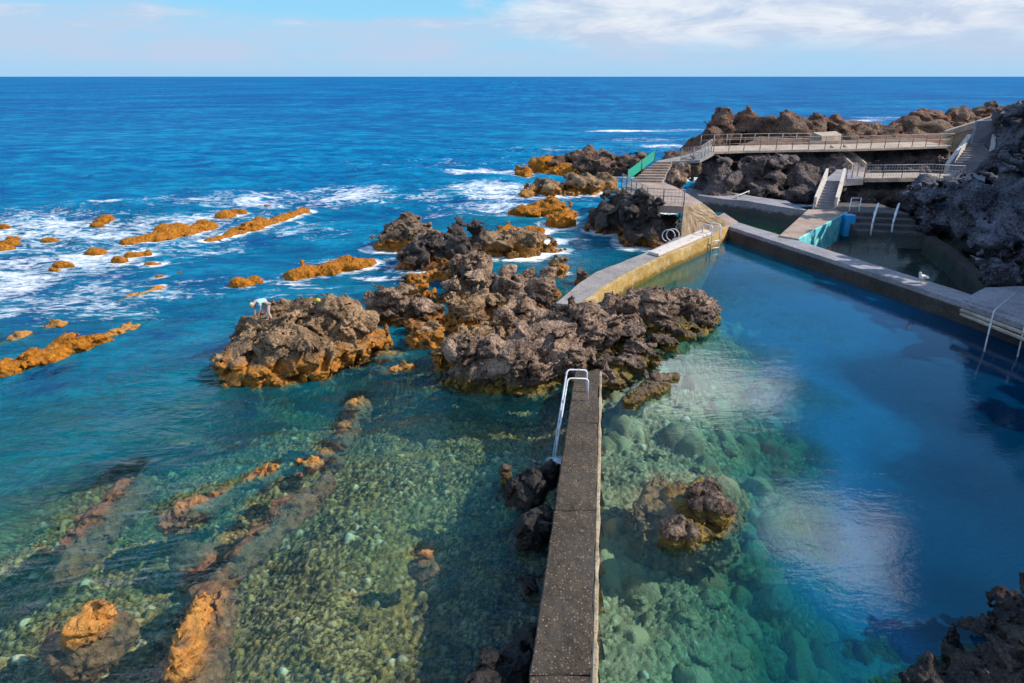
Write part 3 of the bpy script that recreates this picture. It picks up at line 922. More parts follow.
ridge('low green-brown hump under water between the two purple ridges', [E(190, 560, -1.1, 26, .8, .5)])
ridge('pale submerged hump left of the big island', [E(230, 412, -1.2, 26, .6, .6)])

# near the camera, lower right
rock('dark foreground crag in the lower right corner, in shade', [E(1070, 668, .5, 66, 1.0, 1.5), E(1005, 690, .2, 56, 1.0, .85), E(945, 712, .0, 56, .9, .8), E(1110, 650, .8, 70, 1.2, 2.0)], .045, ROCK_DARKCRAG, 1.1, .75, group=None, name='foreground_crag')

# ------------------------------------------------------------------ tongues of rock seaward of the deck
G5 = 'rock tongues seaward of the deck'
rock('farthest orange tongue of reef beside the white surf', [E(522, 174, .1, 14, 1.2, .8), E(545, 168, .3, 18, 1.2, 1.3), E(566, 172, .2, 16, 1.2, 1.0)], .24, ROCK_ORANGE, .8, 1.6, group=G5, name='rock_tongue', cat='reef')
rock('dark craggy back of rock behind the farthest orange tongue', [E(584, 168, .5, 20, 1.3, 1.7), E(607, 168, .6, 18, 1.3, 1.9), E(588, 160, 1.2, 9, 1.2, 1.8), E(630, 168, .6, 20, 1.4, 1.8), E(556, 166, .6, 12, 1.2, 1.3)], .24, ROCK_HEAD, 1.1, 1.7, group=G5, name='rock_tongue')
rock('long olive and orange tongue of rock in the middle of three', [E(525, 193, .0, 18, .9, .7), E(552, 190, .2, 24, 1.0, 1.1), E(582, 188, .3, 22, 1.1, 1.3), E(604, 186, .3, 14, 1.2, 1.3)], .2, ROCK_TOPALG, .85, 1.5, group=G5, name='rock_tongue', cat='reef')
rock('bright orange tongue of reef nearest the blue inlet', [E(526, 216, .0, 17, .8, .8), E(552, 212, .2, 20, .9, .9), E(562, 224, .1, 16, .9, .9), E(545, 208, .3, 14, .8, .9)], .15, ROCK_ORANGE, .8, 1.3, group=G5, name='rock_tongue', cat='reef')

G6 = 'big basalt blocks under the deck'
rock('left basalt block under the deck, dark with a rounded top', [E(612, 216, 1.0, 22, .9, 2.0), E(600, 224, .3, 16, .9, 1.2), E(625, 205, 1.6, 14, 1.1, 1.4)], .12, ROCK_BLOCK, .85, 1.6, group=G6, name='basalt_block')
rock('right basalt block under the deck with a sunlit tan gash', [E(640, 228, 1.0, 24, .9, 2.0), E(632, 214, 1.6, 14, 1.0, 1.3), E(655, 230, .9, 18, .9, 1.9), E(672, 224, .8, 14, 1.0, 1.7)], .11, ROCK_BLOCK, .85, 1.6, group=G6, name='basalt_block')

# ------------------------------------------------------------------ headland behind the path
G7 = 'reddish lava crags of the headland'


def H(px, py, Y, rx, ry, rz):
    p = at_y(px, py, Y)
    m = rx * mpp(p)
    return (p.x, p.y, p.z, m, m * ry, rz, 0)


def crag(label, blobs, vox=.3, mat=ROCK_HEAD, rough=.85, ws=2.0, dz=-.75, **k):
    blobs = [(b[0], b[1], b[2] + dz) + tuple(b[3:]) for b in blobs]
    return make_rock('headland_crag', label, 'crag', mat, blobs, vox, rough, ws, zmin=-1.0, group=G7, cell=.8, **k)


crag('steep dark seaward crag at the tip of the headland', [H(722, 128, 78, 18, 1.0, 3.2), H(745, 128, 78, 20, 1.0, 3.0), H(735, 118, 79, 22, .8, 1.4), H(765, 132, 76, 22, 1.0, 2.6)])
crag('slope of boulders falling from the headland tip to the surf', [H(700, 146, 73, 22, .9, 2.2), H(680, 154, 70, 16, 1.0, 1.2), H(712, 140, 73, 18, 1.0, 2.4)])
crag('rust-brown crag right of the headland tip with a rounded knob', [H(795, 129, 74, 22, .9, 2.6), H(788, 124, 75, 12, .9, 2.4), H(815, 128, 75, 20, .9, 2.6), H(838, 132, 74, 18, .9, 2.0), H(803, 118, 76, 9, .9, 1.3)])
crag('long low crag behind the middle of the upper path', [H(862, 134, 76, 22, .9, 1.9), H(885, 132, 76, 20, .9, 1.9), H(850, 138, 72, 26, .9, 1.4), H(874, 126, 77, 10, .9, 1.1)])
crag('dark double-peaked crag with pale scree in front of it', [H(915, 125, 84, 18, .9, 3.0), H(935, 123, 84, 20, .9, 2.6), H(922, 114, 86, 11, .9, 1.6), H(960, 122, 86, 24, .9, 2.6), H(962, 112, 87, 12, .9, 1.5), H(905, 134, 80, 20, .9, 1.4)])
crag('continuous low dark brown ridge directly behind the upper path', [H(x_, 134 - 3 * math.sin(x_ * .07), 80, 24, .7, 2.6) for x_ in range(752, 985, 20)])
crag('far dark ridge closing the headland at the right picture edge', [H(990, 118, 92, 26, .9, 2.4), H(1030, 114, 95, 34, .9, 2.6), H(1075, 112, 95, 34, .9, 2.8)])
crag('pile of rubble between the deck stairs and the terrace cliff', [H(680, 178, 52.5, 11, 1.0, 1.2), H(690, 170, 53.5, 11, 1.0, 1.1), H(672, 180, 51.6, 6, 1.0, .7)], .17, ROCK_POOL, 1.0, 1.1, dz=0)

# ------------------------------------------------------------------ cliffs
def wb(x, y, z, rx, ry, rz, rot=0):
    return (x, y, z, rx, ry, rz, math.radians(rot))


make_rock('terrace_cliff', 'dark overhanging lava cliff under the upper path behind the green pool', 'cliff', ROCK_CLIFF,
          [(b[0], b[1] - 1.7) + tuple(b[2:]) for b in [H(712, 176, 58.5, 26, 1.0, 2.6), H(745, 172, 59.5, 34, .8, 2.6), H(785, 174, 60.5, 34, .8, 2.7), H(818, 172, 61, 26, 1.0, 2.6), H(760, 186, 57.8, 20, .8, 1.2), H(715, 192, 56.5, 18, .8, 1.4), H(790, 190, 58.0, 26, .6, 1.0),
           H(690, 180, 56, 12, 1, 1.6)]], .2, 1.0, 1.9, zmin=-1.0, ztop=4.02, cell=.8)
make_rock('terrace_cliff', 'dark recessed rock face between the upper path and the middle walkway', 'cliff', ROCK_CLIFF,
          [(b[0], b[1] - 2.2) + tuple(b[2:]) for b in [H(872, 166, 63.5, 30, .6, 2.6), H(910, 166, 64, 34, .6, 2.6), H(945, 166, 64.5, 30, .6, 2.6), H(846, 172, 62, 22, .7, 2.6)]], .22, .7, 1.7, zmin=-.5, ztop=4.02, cell=.8)
make_rock('terrace_cliff', 'black rock bank under the middle walkway beside the steep stairs', 'cliff', ROCK_CLIFF,
          [H(868, 198, 54.3, 26, .8, 2.0), H(905, 198, 54.5, 30, .8, 2.0), H(936, 196, 54, 26, .8, 2.1)], .16, .8, 1.4, zmin=-.6, ztop=2.42, cell=.8)
make_rock('right_cliff'.replace('right_', 'pool_'), 'tall shade-tinted lava cliff rising beside the dark right pool and out of the picture', 'cliff', ROCK_SHADE,
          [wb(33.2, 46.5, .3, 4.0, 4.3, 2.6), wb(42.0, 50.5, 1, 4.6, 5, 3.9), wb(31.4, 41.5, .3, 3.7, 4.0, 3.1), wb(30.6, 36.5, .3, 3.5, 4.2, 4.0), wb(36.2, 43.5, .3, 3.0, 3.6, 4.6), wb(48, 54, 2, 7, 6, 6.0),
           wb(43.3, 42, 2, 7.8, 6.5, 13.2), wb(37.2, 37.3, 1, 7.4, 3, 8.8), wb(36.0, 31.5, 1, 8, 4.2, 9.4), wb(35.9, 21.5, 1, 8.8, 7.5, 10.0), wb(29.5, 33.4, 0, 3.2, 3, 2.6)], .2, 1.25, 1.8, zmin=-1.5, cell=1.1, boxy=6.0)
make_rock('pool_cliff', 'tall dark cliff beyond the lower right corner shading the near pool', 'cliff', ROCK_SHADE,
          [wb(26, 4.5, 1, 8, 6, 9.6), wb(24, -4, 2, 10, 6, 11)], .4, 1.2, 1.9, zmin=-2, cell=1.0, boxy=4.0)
rock('pale shade-tinted block of lava at the far corner of the right pool', [E(933, 222, .9, 13, .9, 1.5), E(940, 214, 1.4, 11, .9, 1.2)], .12, ROCK_SHADE, .7, 1.3, group='blocks along the right pool', name='cliff_block')
rock('squat shade-tinted block of lava beside the concrete platform', [E(1002, 276, .9, 16, .9, 1.0), E(988, 272, .7, 10, 1.0, .8)], .1, ROCK_SHADE, .7, 1.1, group='blocks along the right pool', name='cliff_block')

run_rocks()
# ------------------------------------------------------------------ concrete: walls, decks, paths
ZW = 0.85
BACKFLOORS = []


def block(name, top, zb, mat, parent=None, cut=.6, amp=.03, seed=0, zt=None, cuts=5):
    bm = bmesh.new()
    bm_prism(bm, top, zb, zt)
    bmesh.ops.bevel(bm, geom=[e for e in bm.edges], offset=.025, segments=1, affect='EDGES') if amp > 0 else None
    if amp > 0:
        subdiv_rough(bm, cuts, amp, cut, seed)
    me = bm_mesh(name, bm)
    return link(name, me, mat, parent)


def dif(a, b, t):
    return a + (b - a) * t


# foreground wall
fl0, fl1 = W(575, 371, ZW), W(528, 683, ZW)
fr0, fr1 = W(602, 371, ZW), W(597, 683, ZW)
fl2, fr2 = dif(fl0, fl1, 1.45), dif(fr0, fr1, 1.45)
t = empty('sea_wall', (fl1.x, fl1.y, 0), 'dark pebbly concrete wall in the foreground with a ladder at its far end', 'wall')
e0, e1 = fr0 - Vector((.10, 0, 0)), fr2 - Vector((.09, 0, 0))
cuts_ = [0, .2, .43, .68, 1.0]
for k in range(4):
    ka, kb = cuts_[k] + (.0008 if k else 0), cuts_[k + 1] - (.0008 if k < 3 else 0)
    w = block('wall_section', [dif(fl0, fl2, ka), dif(fl0, fl2, kb), dif(e0, e1, kb), dif(e0, e1, ka)], -2.6, CONC_DARK, None, .17, .055, 1 + 7 * k, cuts=6)
    child_at(t, w)
edge = block('sunlit_edge_strip', [e0 + Vector((.003, 0, .01)), e1 + Vector((.003, 0, .01)), fr2 + Vector((0, 0, .01)), fr0 + Vector((0, 0, .01))], -2.6, CONC_EDGE, None, .12, .07, 2, cuts=7)
child_at(t, edge)

# curved wall of the pool: quads along its length (outer edge, inner edge)
outer = [(556, 303), (577, 285), (596, 272), (622, 262), (645, 253), (673, 240), (700, 230.5), (714, 221)]
inner = [(580, 306), (593, 299), (606, 289), (629, 274.5), (662, 258), (689, 247), (716, 235), (728, 227)]
O = [W(*p, ZW) for p in outer]
I = [W(*p, ZW) for p in inner]
t = empty('pool_wall', (O[3].x, O[3].y, 0), 'curved concrete pool wall with an ochre-stained sunlit inner face', 'wall')


def strip(name, A, B, zt, zb, mat, amp=.03, cut=.7, seed=0):
    """a band between two lines of points"""
    bm = bmesh.new()
    ta = [bm.verts.new((p.x, p.y, zt)) for p in A]; tb = [bm.verts.new((p.x, p.y, zt)) for p in B]
    ba = [bm.verts.new((p.x, p.y, zb)) for p in A]; bb = [bm.verts.new((p.x, p.y, zb)) for p in B]
    for i in range(len(A) - 1):
        bm.faces.new((ta[i], tb[i], tb[i + 1], ta[i + 1]))
        bm.faces.new((ba[i], ba[i + 1], bb[i + 1], bb[i]))
        bm.faces.new((ta[i], ta[i + 1], ba[i + 1], ba[i]))
        bm.faces.new((tb[i], bb[i], bb[i + 1], tb[i + 1]))
    bm.faces.new((ta[0], ba[0], bb[0], tb[0]))
    bm.faces.new((ta[-1], tb[-1], bb[-1], ba[-1]))
    subdiv_rough(bm, 5, amp, cut, seed)
    return link(name, bm_mesh(name, bm), mat)


I2 = [dif(b, a, .16) for a, b in zip(O, I)]
top = strip('wall_body', O, I2, ZW, -2.4, CONC_GREY, seed=5)
lip = strip('stained_lip', [p + Vector((.003, .003, 0)) for p in I2], I, ZW + .012, -2.4, CONC_YEL, .05, .4, 6)
child_at(t, top, lip)
# pale slab on the far half of the wall
pb = block('bench_slab', [dif(O[4], I[4], .22) + Vector((0, 0, .16)), dif(O[4], I[4], .8) + Vector((0, 0, .16)), dif(O[6], I[6], .8) + Vector((0, 0, .16)), dif(O[6], I[6], .18) + Vector((0, 0, .16))][::-1], ZW + .004, WHITEWASH, None, .7, .012, 7)
tag(pb, 'pale whitewashed slab lying on the curved pool wall', 'slab')

# dividing wall between the main pool and the two back pools
G0, Ga, Gb = W(728, 226, ZW), W(790, 246, ZW), W(820, 255.5, ZW)
Gc, Gd = W(961, 302, ZW), W(1100, 352, ZW)
B0, Ba, Bb, Bc, Bd = W(738, 222, ZW), W(797, 239.5, ZW), W(828, 249.5, ZW), W(972, 294, ZW), W(1105, 338, ZW)
t = empty('dividing_wall', (Gb.x, Gb.y, 0), 'long straight concrete wall dividing the main pool from the two pools behind', 'wall')
a = strip('wall_body', [dif(B0, G0, .06), dif(Ba, Ga, .06), dif(Bb, Gb, .06), dif(Bc, Gc, .06), dif(Bd, Gd, .06)], [G0, Ga, Gb, Gc, Gd], ZW, -2.6, CONC_COOL, seed=9)
lo_ = strip('shaded_face', [p + Vector((.0, -.006, 0)) for p in (G0, Ga, Gb, Gc, Gd)], [p + Vector((-.10, -.22, 0)) for p in (G0, Ga, Gb, Gc, Gd)], ZW - .22, -2.6, CONC_BLACK, .04, .7, 10)  # side turned from the sun, its shade put into the dark colour
child_at(t, a, lo_)

# two pale beams on the wall's near end
for k, (py0, py1, lab) in enumerate(((308.5, 334.0, 'upper of two pale beams along the near end of the dividing wall'), (312.5, 340.0, 'lower of two pale beams along the near end of the dividing wall'))):
    p0, p1 = W(961, py0, .92 - .14 * k), W(1030, py1, .92 - .14 * k)
    q = dif(p0, p1, 1.6)
    n = Vector((p1.y - p0.y, -(p1.x - p0.x), 0)).normalized() * -.07
    b = block('beam', [p0 - n, p0 + n, q + n, q - n], .80 - .14 * k, CONC_PALE, None, .5, .008, 11 + k)
    tag(b, lab, 'beam', 'beams on the dividing wall')

# concrete platform at the right
pl = [W(962, 301.5, ZW - .03), W(1000, 313, ZW - .03), W(1120, 350, ZW - .03), W(1150, 300, ZW - .03), W(1040, 288, ZW - .03), W(985, 289, ZW - .03)]
p = block('platform', [v + Vector((0, 0, .10)) for v in pl], -1.5, CONC_COOL, None, 1.0, .05, 21)
tag(p, 'bluish concrete platform at the foot of the right cliff', 'platform')

# deck above the basalt blocks
ZD = 2.6
dk = [W(622, 188, ZD), W(640, 199.5, ZD), W(649, 205, ZD), W(684, 206.5, ZD), W(703, 203, ZD), W(690, 195, ZD), W(676, 187, ZD), W(664, 182.5, ZD), W(630, 182, ZD)]
d = block('deck', dk, ZD - .45, CONC_PINK, None, 1.5, .02, 23)
tag(d, 'pale concrete deck with a railing above the basalt blocks', 'deck')

# masonry ramp from the deck down to the corner of the pool wall
r0, r1 = W(684, 206.5, ZD), W(704, 203, ZD)
r2, r3 = W(727, 223, ZW + .25), W(702, 227, ZW + .25)
bm = bmesh.new()
bm_prism(bm, [r0 + Vector((0, 0, -.02)), r3, r2, r1 + Vector((0, 0, -.02))], -1.0)
subdiv_rough(bm, 5, .12, .5, 31)
p = link('masonry_ramp', bm_mesh('masonry_ramp', bm), STONE_TAN)
tag(p, 'tan masonry ramp sloping from the railed deck down to the pool corner', 'ramp')

# deck landing at the corner
lp = [W(700, 230.5, ZW), W(728, 227, ZW), W(738, 222, ZW), W(724, 213, ZW), W(708, 222, ZW)]
p = block('corner_landing', [v + Vector((0, 0, .03)) for v in lp], -1.5, CONC_PINK, None, .8, .02, 33)
tag(p, 'pale concrete landing where the curved and dividing walls meet', 'landing')


def stairs(name, bl, br, tl, tr, n, mat, label, sidemat=None, sides=(True, True), side_h=.35, side_w=.22, zfloor=None, group=None):
    """a flight from the line bl-br up to the line tl-tr"""
    t = empty(name, (bl.x, bl.y, bl.z), label, 'stairs', group)
    bm = bmesh.new()
    for i in range(n):
        a, b = i / n, (i + 1) / n
        z = bl.z + (tl.z - bl.z) * (i + 1) / n
        q = [dif(bl, tl, a), dif(br, tr, a), dif(br, tr, b), dif(bl, tl, b)]
        zb = bl.z + (tl.z - bl.z) * max(i - 1, 0) / n - .12 if zfloor is None else zfloor
        bm_prism(bm, q, zb, z)
    f = link('step_flight', bm_mesh('step_flight', bm), mat)
    child_at(t, f)
    for on, a, b, sgn in ((sides[0], bl, tl, -1), (sides[1], br, tr, 1)):
        if not on:
            continue
        across = (br - bl); across.z = 0
        across.normalize()
        w0 = across * (.004 * sgn); w1 = across * (side_w * sgn)
        bm = bmesh.new()
        up = Vector((0, 0, side_h + (tl.z - bl.z) / n))
        bm_prism(bm, [a + w0 + up, a + w1 + up, b + w1 + up, b + w0 + up], [a.z - .3, a.z - .3, b.z - .6, b.z - .6])
        s_ = link('side_wall', bm_mesh('side_wall', bm), sidemat or mat)
        child_at(t, s_)
    return t


# deck stairs up to the path
ZP = 4.25
sl0, sr0 = W(631, 182, ZD), W(662, 182.5, ZD)
sl1, sr1 = at_y(657, 166, 53.2), at_y(672, 165, 53.2)
sl1.z = sr1.z = 3.75
stairs('deck_stairs', sl0, sr0, sl1, sr1, 8, CONC_PINK, 'flight of stairs with a teal side panel rising from the railed deck', sides=(False, False))
# teal railing panels beside it
t = empty('panel_railing', (sl0.x, sl0.y, sl0.z), 'teal painted railing panels beside the deck stairs', 'railing')
for a, b in ((0.0, .48), (.52, 1.0)):
    p0, p1 = dif(sl0, sl1, a) + Vector((-.25, 0, 0)), dif(sl0, sl1, b) + Vector((-.25, 0, 0))
    bm = bmesh.new()
    off = Vector((-.04, 0, 0))
    vs_ = [p0 + Vector((0, 0, .12)), p1 + Vector((0, 0, .12)), p1 + Vector((0, 0, .85)), p0 + Vector((0, 0, .85))]
    A_ = [bm.verts.new(v) for v in vs_]; B_ = [bm.verts.new(v + off) for v in vs_]
    bm.faces.new(A_); bm.faces.new(B_[::-1])
    for i in range(4):
        bm.faces.new((A_[i], B_[i], B_[(i + 1) % 4], A_[(i + 1) % 4]))
    child_at(t, link('panel', bm_mesh('panel', bm), TEAL))
for a in (0, .5, 1.0):
    p = dif(sl0, sl1, a) + Vector((-.27, 0, 0))
    child_at(t, tube_obj('post', [p, p + Vector((0, 0, .95))], .04, POSTDARK))

# upper path, in two pieces: the bend over the rubble and the long straight run
pa = [sl1 + Vector((-.2, 0, 0)), sr1 + Vector((.6, 0, 0)), W(700, 160, 4.0), W(714.5, 152.5, ZP), W(706, 147.5, ZP), at_y(684, 158, 55.5)]
for v in pa:
    v.z = max(v.z, 3.6)
pa = [Vector((v.x, v.y, 3.75 + .5 * i_)) for v, i_ in zip(pa, (0, 0, .5, .992, .992, .45))]
bm = bmesh.new()
bm_prism(bm, pa, [v.z - .22 for v in pa])
subdiv_rough(bm, 4, .03, 1.0, 41)
p = link('path_bend', bm_mesh('path_bend', bm), CONC_GREY)
tag(p, 'bend of the upper path sloping down towards the deck stairs', 'path')
Pf = [W(714, 152, ZP), W(745, 150.8, ZP), W(790, 150, ZP), W(830, 149.5, ZP), W(860, 149, ZP), W(905, 147.5, ZP), W(953, 146, ZP)]
Pb = [v + Vector((.3, 4.4, 0)) for v in Pf]
u = strip('upper_path', [v + Vector((0, .0, 0)) for v in Pf], Pb, ZP, ZP - .17, CONC_PALE, .015, 2.0, 42)
tag(u, 'pale straight concrete path along the top of the terrace cliff', 'path')
# low parapet and slabs behind it
cb = strip('kerb_wall', [v + Vector((.2, 4.5, 0)) for v in Pf[3:]], [v + Vector((.2, 4.75, 0)) for v in Pf[3:]], ZP + .28, ZP - .2, CONC_PINK, .02, 2.0, 43)
tag(cb, 'low pale parapet along the landward side of the upper path', 'wall')
pv = block('slab', [at_y(813, 132.5, 66), at_y(836, 131, 68), at_y(842, 134.5, 66), at_y(822, 136, 64)], 3.8, CONC_PALE, None, 2, .02, 44)
tag(pv, 'pale concrete slab among the crags behind the upper path', 'slab')


def railing(label, pts, posts, h, postmat, railmat, rails=(1.0, .55), r=.021, cat='railing', mesh=None, group=None):
    t = empty('railing', tuple(pts[0]), label, cat, group)
    L = [0]
    for a, b in zip(pts, pts[1:]):
        L.append(L[-1] + (b - a).length)

    def at(s):
        for i in range(len(pts) - 1):
            if s <= L[i + 1] + 1e-6:
                return dif(pts[i], pts[i + 1], (s - L[i]) / max(L[i + 1] - L[i], 1e-6))
        return pts[-1]
    for i in range(posts):
        p = at(L[-1] * i / (posts - 1))
        child_at(t, tube_obj('post', [p, p + Vector((0, 0, h))], r * 1.5, postmat))
    for k in rails:
        child_at(t, tube_obj('rail', [p + Vector((0, 0, h * k)) for p in pts], r, railmat))
    if mesh:
        bm = bmesh.new()
        n = int(L[-1] / .22)
        for i in range(n):
            p = at(L[-1] * (i + .5) / n)
            bm_tube(bm, [p + Vector((0, 0, .06)), p + Vector((0, 0, h * .97))], .011, 4)
        for k in (.2, .4, .6, .8):
            bm_tube(bm, [p + Vector((0, 0, h * k)) for p in pts], .008, 4)
        child_at(t, link('wire_mesh', bm_mesh('wire_mesh', bm), mesh))
    return t


G8 = 'metal railings'
railing('railing with wire mesh round the front of the railed deck', [p + Vector((0, .12, 0)) for p in (dk[0], dk[1], dk[2], dk[3])], 8, 1.0, POSTDARK, RAILGREY, mesh=MESHWIRE, group=G8)
railing('long railing with rusty posts along the front of the upper path', [p + Vector((0, .15, 0)) for p in Pf], 17, 1.05, RUST, RAILGREY, group=G8)
railing('railing along the sloping bend of the upper path', [pa[1] + Vector((.1, .1, 0)), pa[2] + Vector((0, .15, 0)), Pf[0] + Vector((-.2, .15, 0))], 6, 1.0, RAILGREY, RAILGREY, mesh=MESHWIRE, group=G8)
railing('railing on the seaward side of the upper path', [v + Vector((.0, 4.2, 0)) for v in Pf[:4]], 9, 1.0, RAILGREY, RAILGREY, group=G8)

# stairs slanting down from the path to the middle landing
ZM = 2.6
s0, s1 = at_y(831, 151, 59.0), at_y(842, 150.5, 59.3)
s0.z = s1.z = ZP - .2
m0, m1 = W(853, 169.5, ZM), W(864, 168.5, ZM)
stairs('slanting_stairs', m0, m1, s0, s1, 9, CONC_GREY, 'narrow stairs slanting down from the upper path to the middle landing', CONC_PALE, side_h=.3)

# middle landing and walkway
ml = [W(836, 181, ZM), W(846, 179, ZM), W(864, 178.5, ZM), W(866, 168.0, ZM), W(838, 168.5, ZM), W(824, 180, ZM)]
p = block('middle_landing', ml, ZM - .5, CONC_COOL, None, 1.2, .015, 51)
tag(p, 'grey landing at the head of the steep stairs below the upper path', 'landing')
Mf = [W(864.5, 178.5, ZM), W(900, 178.2, ZM), W(929, 177.6, ZM), W(963, 179.5, ZM)]
p = strip('middle_walkway', Mf, [v + Vector((.4, 3.0, 0)) for v in Mf], ZM + .01, ZM - .28, CONC_PALE, .012, 2, 52)
tag(p, 'pale walkway between the slanting stairs and the broad stairs', 'walkway')
railing('railing with wire mesh along the middle walkway', [p + Vector((0, .12, .01)) for p in Mf], 6, 1.0, RUST, STEEL_GREY, mesh=MESHWIRE, group=G8)
railing('short railing at the head of the steep stairs', [W(846, 179, ZM), W(857, 176.5, ZM), W(864, 178.3, ZM)], 4, 1.0, RUST, RAILGREY, group=G8)

# steep stairs from the jetty
q0, q1 = W(815, 209.5, ZW), W(833, 209.8, ZW)
q2, q3 = at_y(826.5, 182.5, 50.8), at_y(841, 182, 50.8)
q2.z = q3.z = ZM
stairs('steep_stairs', q0, q1, q2, q3, 10, CONC_COOL, 'steep narrow stairs between two pale parapets rising from the jetty', WHITEWASH, side_h=.75, side_w=.2)

# broad stairs at the right, with a pale stringer
b0, b1 = W(948, 172, ZM), W(985, 173, ZM)
t0, t1 = at_y(970, 143, 59), at_y(990, 143, 59)
t0.z = t1.z = (t0.z + t1.z) / 2
stairs('broad_stairs', b0, b1, t0, t1, 12, CONC_COOL, 'broad flight of stairs with a white left stringer at the end of the middle walkway', WHITEWASH, (True, True), side_h=.55, side_w=.35)
p = block('stair_foot', [W(944, 180, ZM), W(985, 182, ZM), W(986, 172.6, ZM), W(947, 171.8, ZM)], -.5, CONC_COOL, None, 1.2, .02, 55)
tag(p, 'grey slab at the foot of the broad stairs', 'slab')
# wall, inclined parapet, post and panel above the broad stairs
zt = t0.z
g0, g1 = at_y(972, 142, 60.2), at_y(996, 142, 60.2)
p = block('render_wall', [Vector((g0.x, g0.y, zt + 1.75)), Vector((g1.x, g1.y, zt + 1.9)), Vector((g1.x, g1.y + .3, zt + 1.9)), Vector((g0.x, g0.y + .3, zt + 1.75))], zt - 1.5, BLOCKWALL, None, 1.2, .01, 56)
tag(p, 'blue-grey rendered wall at the top of the broad stairs', 'wall')
i0, i1 = at_y(947, 131, 61.5), at_y(1006, 112.5, 61.5)
bm = bmesh.new()
bm_prism(bm, [i0, i1, i1 + Vector((0, .45, 0)), i0 + Vector((0, .45, 0))], [i0.z - .55, i1.z - .55, i1.z - .55, i0.z - .55])
p = link('inclined_parapet', bm_mesh('inclined_parapet', bm), CONC_PALE)
tag(p, 'beige parapet climbing to the right above the broad stairs', 'parapet')
bm = bmesh.new()
bm_prism(bm, [i0 + Vector((.3, .05, -.56)), i1 + Vector((0, .05, -.56)), i1 + Vector((0, .40, -.56)), i0 + Vector((.3, .40, -.56))], 3.6)
p = link('ramp_wall', bm_mesh('ramp_wall', bm), STONE_TAN)
tag(p, 'tan wall below the climbing beige parapet', 'wall')
c0 = at_y(1004, 132, 59.6)
p = block('pillar', [c0 + Vector((-.3, -.25, 1.75)), c0 + Vector((.3, -.25, 1.75)), c0 + Vector((.3, .25, 1.75)), c0 + Vector((-.3, .25, 1.75))], c0.z - 2.5, BLOCKWALL, None, .7, .01, 57)
tag(p, 'blue-grey pillar left of the rust-red panel', 'pillar')
f0, f1 = at_y(1007.5, 128, 59.4), at_y(1060, 130, 59.4)
t = empty('gate_panel', (f0.x, f0.y, f0.z), 'rust-red panel on a pale kerb at the right picture edge', 'panel')
pn = block('panel', [Vector((f0.x, f0.y, f0.z + 1.05)), Vector((f1.x, f0.y, f0.z + 1.05)), Vector((f1.x, f0.y + .08, f0.z + 1.05)), Vector((f0.x, f0.y + .08, f0.z + 1.05))], f0.z + .01, RUSTPANEL, None, 1, 0)
kb = block('kerb', [Vector((f0.x, f0.y - .25, f0.z)), Vector((f1.x, f0.y - .25, f0.z)), Vector((f1.x, f0.y + .4, f0.z)), Vector((f0.x, f0.y + .4, f0.z))], f0.z - .35, CONC_PALE, None, 1, .01, 58)
child_at(t, pn, kb)
p0 = at_y(1015, 117, 60.6)
p = tube_obj('post', [p0 + Vector((0, 0, -1.0)), p0 + Vector((0, 0, .8))], .11, CONC_PALE)
p.name = 'wall_post'
tag(p, 'short pale post rising behind the rust-red panel', 'post')
# terrace fill the path and stairs stand on
hs = [Pb[4] + Vector((0, .5, 0)), Pb[6] + Vector((0, .5, 0)), Vector((46, 61, 0)), Vector((60, 62, 0)), Vector((62, 90, 0)), Vector((27, 74, 0)), Pb[1] + Vector((0, .5, 0))]
p = block('headland_ground', [Vector((v.x, v.y, 3.9)) for v in hs], -1.0, ROCK_HEAD, None, 2.0, .5, 59, cuts=6)
p['kind'] = 'structure'

# walkway at the foot of the terrace cliff round the green pool
wk0 = [W(699, 195.5, .9), W(724, 199, .9), W(748, 201, .9), W(780, 206.5, .9), W(808, 210.5, .9)]
p = strip('poolside_ledge', [v + Vector((0, 4.0, 0)) for v in wk0], wk0, .9, -1.5, CONC_COOL, .06, .8, 61)
tag(p, 'narrow rough ledge between the green pool and the terrace cliff', 'ledge')

# jetty with the aqua painted side
J = [W(779, 235.5, .95), W(797, 238.5, .95), W(846, 211.8, .95), W(838, 209.5, .95), W(808, 209.2, .95)]
t = empty('jetty', (J[0].x, J[0].y, 0), 'pinkish concrete jetty with an aqua painted side between the two back pools', 'jetty')
p = block('deck_slab', J, -1.6, CONC_PINK, None, 1.0, .015, 63)
nrm_ = Vector(((J[2] - J[1]).y, -(J[2] - J[1]).x, 0)).normalized()
sd = block('painted_side', [J[1] + nrm_ * .03 + Vector((0, 0, .01)), J[1] + nrm_ * .12 + Vector((0, 0, .01)), J[2] + nrm_ * .12 + Vector((0, 0, .01)), J[2] + nrm_ * .03 + Vector((0, 0, .01))], -1.6, AQUA, None, .8, .008, 64)
st_ = []
for k in range(3):
    zz = .72 - k * .22
    o_ = -nrm_.cross(Vector((0, 0, 1))) * 0
    d_ = (J[0] - J[4]); d_.z = 0; d_.normalize()
    A0, A1 = J[0] + d_ * (.03 + .4 * k), J[1] + d_ * (.03 + .4 * k)
    st_.append(block('step', [Vector((A0.x, A0.y, zz)), Vector((A1.x, A1.y, zz)), Vector((A1.x, A1.y, zz)) + d_ * .4, Vector((A0.x, A0.y, zz)) + d_ * .4], -1.6, CONC_GREY, None, 1, 0))
child_at(t, p, sd, *st_)
bx0 = W(850, 212.5, 1.15)
p = block('blue_block', [bx0 + Vector((-.3, -.3, -.15)), bx0 + Vector((.36, -.3, -.15)), bx0 + Vector((.36, .4, -.15)), bx0 + Vector((-.3, .4, -.15))], -.5, BLUEPAINT, None, .5, .01, 66)
tag(p, 'bright blue painted block at the far end of the jetty', 'block')

